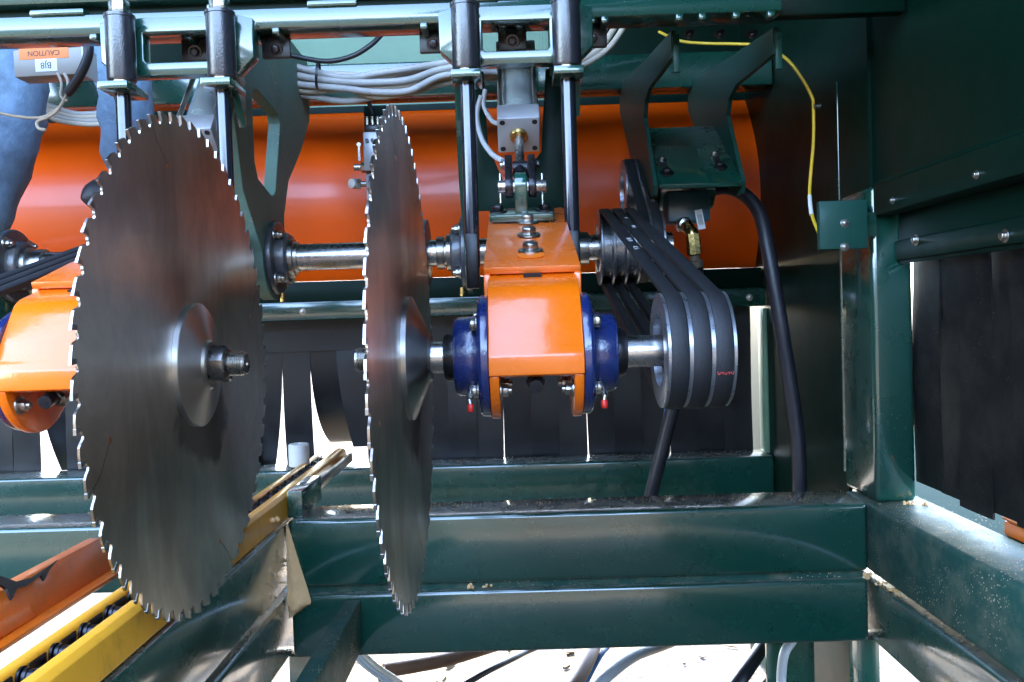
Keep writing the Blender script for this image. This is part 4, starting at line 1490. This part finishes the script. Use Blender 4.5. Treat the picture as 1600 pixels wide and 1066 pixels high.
# loose grains on the beam tops
mb = MB()
for _ in range(2400):
    k = random.random()
    if k < .5:
        p_ = Vector((random.uniform(-.59, .86), YB + random.uniform(.01, .165), -.4995))
    elif k < .8:
        p_ = Vector((random.uniform(.88, 1.03), random.uniform(1.2, YB + .1), -.5025))
    else:
        p_ = Vector((random.uniform(-.45, .88), random.uniform(3.15, 3.29), -.5275))
    r = random.uniform(.0006, .0016)
    n = [Vector((random.uniform(-1, 1), random.uniform(-1, 1), random.uniform(0, .8))) * r * 1.6 for _ in range(4)]
    vs = [mb.bm.verts.new(p_ + q_) for q_ in n]
    mb.bm.faces.new((vs[0], vs[1], vs[2]))
    mb.bm.faces.new((vs[0], vs[2], vs[3]))
    mb.bm.faces.new((vs[0], vs[3], vs[1]))
gd = mb.build('sawdust_grains', 'sawdust', smooth=False)
gd['kind'] = 'stuff'
gd['label'] = 'loose sawdust grains on the beam tops'

# ------------------------------------------------------------------ hoses lying under the machine
G = GROUND
hose('ground_hose', [at(885, 1090, 2.62), at(905, 1060, 2.70), at(925, 1020, 2.85), at(938, 980, 3.1)], .022, 'hose_brown', 'brown hose coming down under the beam at bottom centre', 'hose')
hose('ground_hose', [at(905, 1090, 2.75), at(935, 1030, 2.85), at(955, 1005, 2.95), at(985, 970, 3.1)], .008, 'hose_blue', 'thin blue hose beside the brown hose under the beam', 'hose')
hose('conduit', [at(915, 1090, 2.60), at(950, 1055, 2.68), at(990, 1025, 2.8), at(1035, 1008, 2.95), at(1080, 990, 3.1)], .019, 'pvc', 'grey conduit curving away under the beam, right of the brown hose', 'conduit')
hose('ground_hose', [at(1140, 1085, 2.6), at(1165, 1050, 2.65), at(1188, 1015, 2.75), at(1203, 985, 2.9)], .022, 'hose', 'dark hose rising under the beam near the right leg', 'hose')
hose('conduit', [at(1222, 1090, 2.5), at(1221, 1055, 2.5), at(1226, 1020, 2.5), at(1240, 998, 2.55), at(1255, 970, 2.6)], .014, 'pvc', 'pale grey conduit bending upright next to the right leg panel', 'conduit')
hose('conduit', [at(1180, 1085, 2.7), at(1210, 1050, 2.7), at(1240, 1015, 2.7), at(1262, 985, 2.7)], .010, 'hose', 'thin dark conduit crossing behind the pale one by the right leg', 'conduit')
hose('ground_hose', [at(600, 1048, 2.75), at(650, 1040, 2.8), at(700, 1030, 2.85), at(760, 1012, 2.95), at(830, 990, 3.1)], .022, 'hose_brown', 'dark brown hose lying on the ground under the beam, left of centre', 'hose')
for k in range(3):
    hose('ground_cable', [at(545 + 8 * k, 1015, 2.6), at(570 + 9 * k, 1040, 2.6), at(600 + 10 * k, 1062, 2.62), at(650 + 8 * k, 1095, 2.65)], .008, 'pvc' if k < 2 else 'cable_cream', ['left', 'middle', 'right'][k] + ' one of the grey cables drooping beside the support bar', 'cable', 'cables beside the support bar', seg=8)
hose('ground_cable', [at(700, 1085, 2.62), at(760, 1050, 2.7), at(800, 1030, 2.8), at(830, 1015, 2.9), at(870, 1000, 3.0)], .010, 'cable_black', 'black cable lying across the bright ground at bottom centre', 'cable', seg=8)

# bark and wood chips scattered on the ground under the beams
random.seed(11)
mb = MB()
for _ in range(110):
    p_ = Vector((random.uniform(-1.6, 1.2), random.uniform(2.9, 4.6), GROUND + random.uniform(.004, .012)))
    a_ = random.uniform(0, math.pi)
    t_ = random.uniform(-.15, .15)
    ax_ = Vector((math.cos(a_), math.sin(a_), t_)).normalized()
    ay_ = Vector((0, 0, 1)).cross(ax_).normalized()
    L_ = random.choice((.012, .02, .03, .05))
    mb.obox(p_, (L_ * random.uniform(.6, 1.4), random.uniform(.008, .025), random.uniform(.004, .012)), ax_, ay_, ax_.cross(ay_))
ch = mb.build('wood_chips', 'chips', smooth=False)
ch['kind'] = 'stuff'
ch['label'] = 'bark and wood chips scattered on the ground'
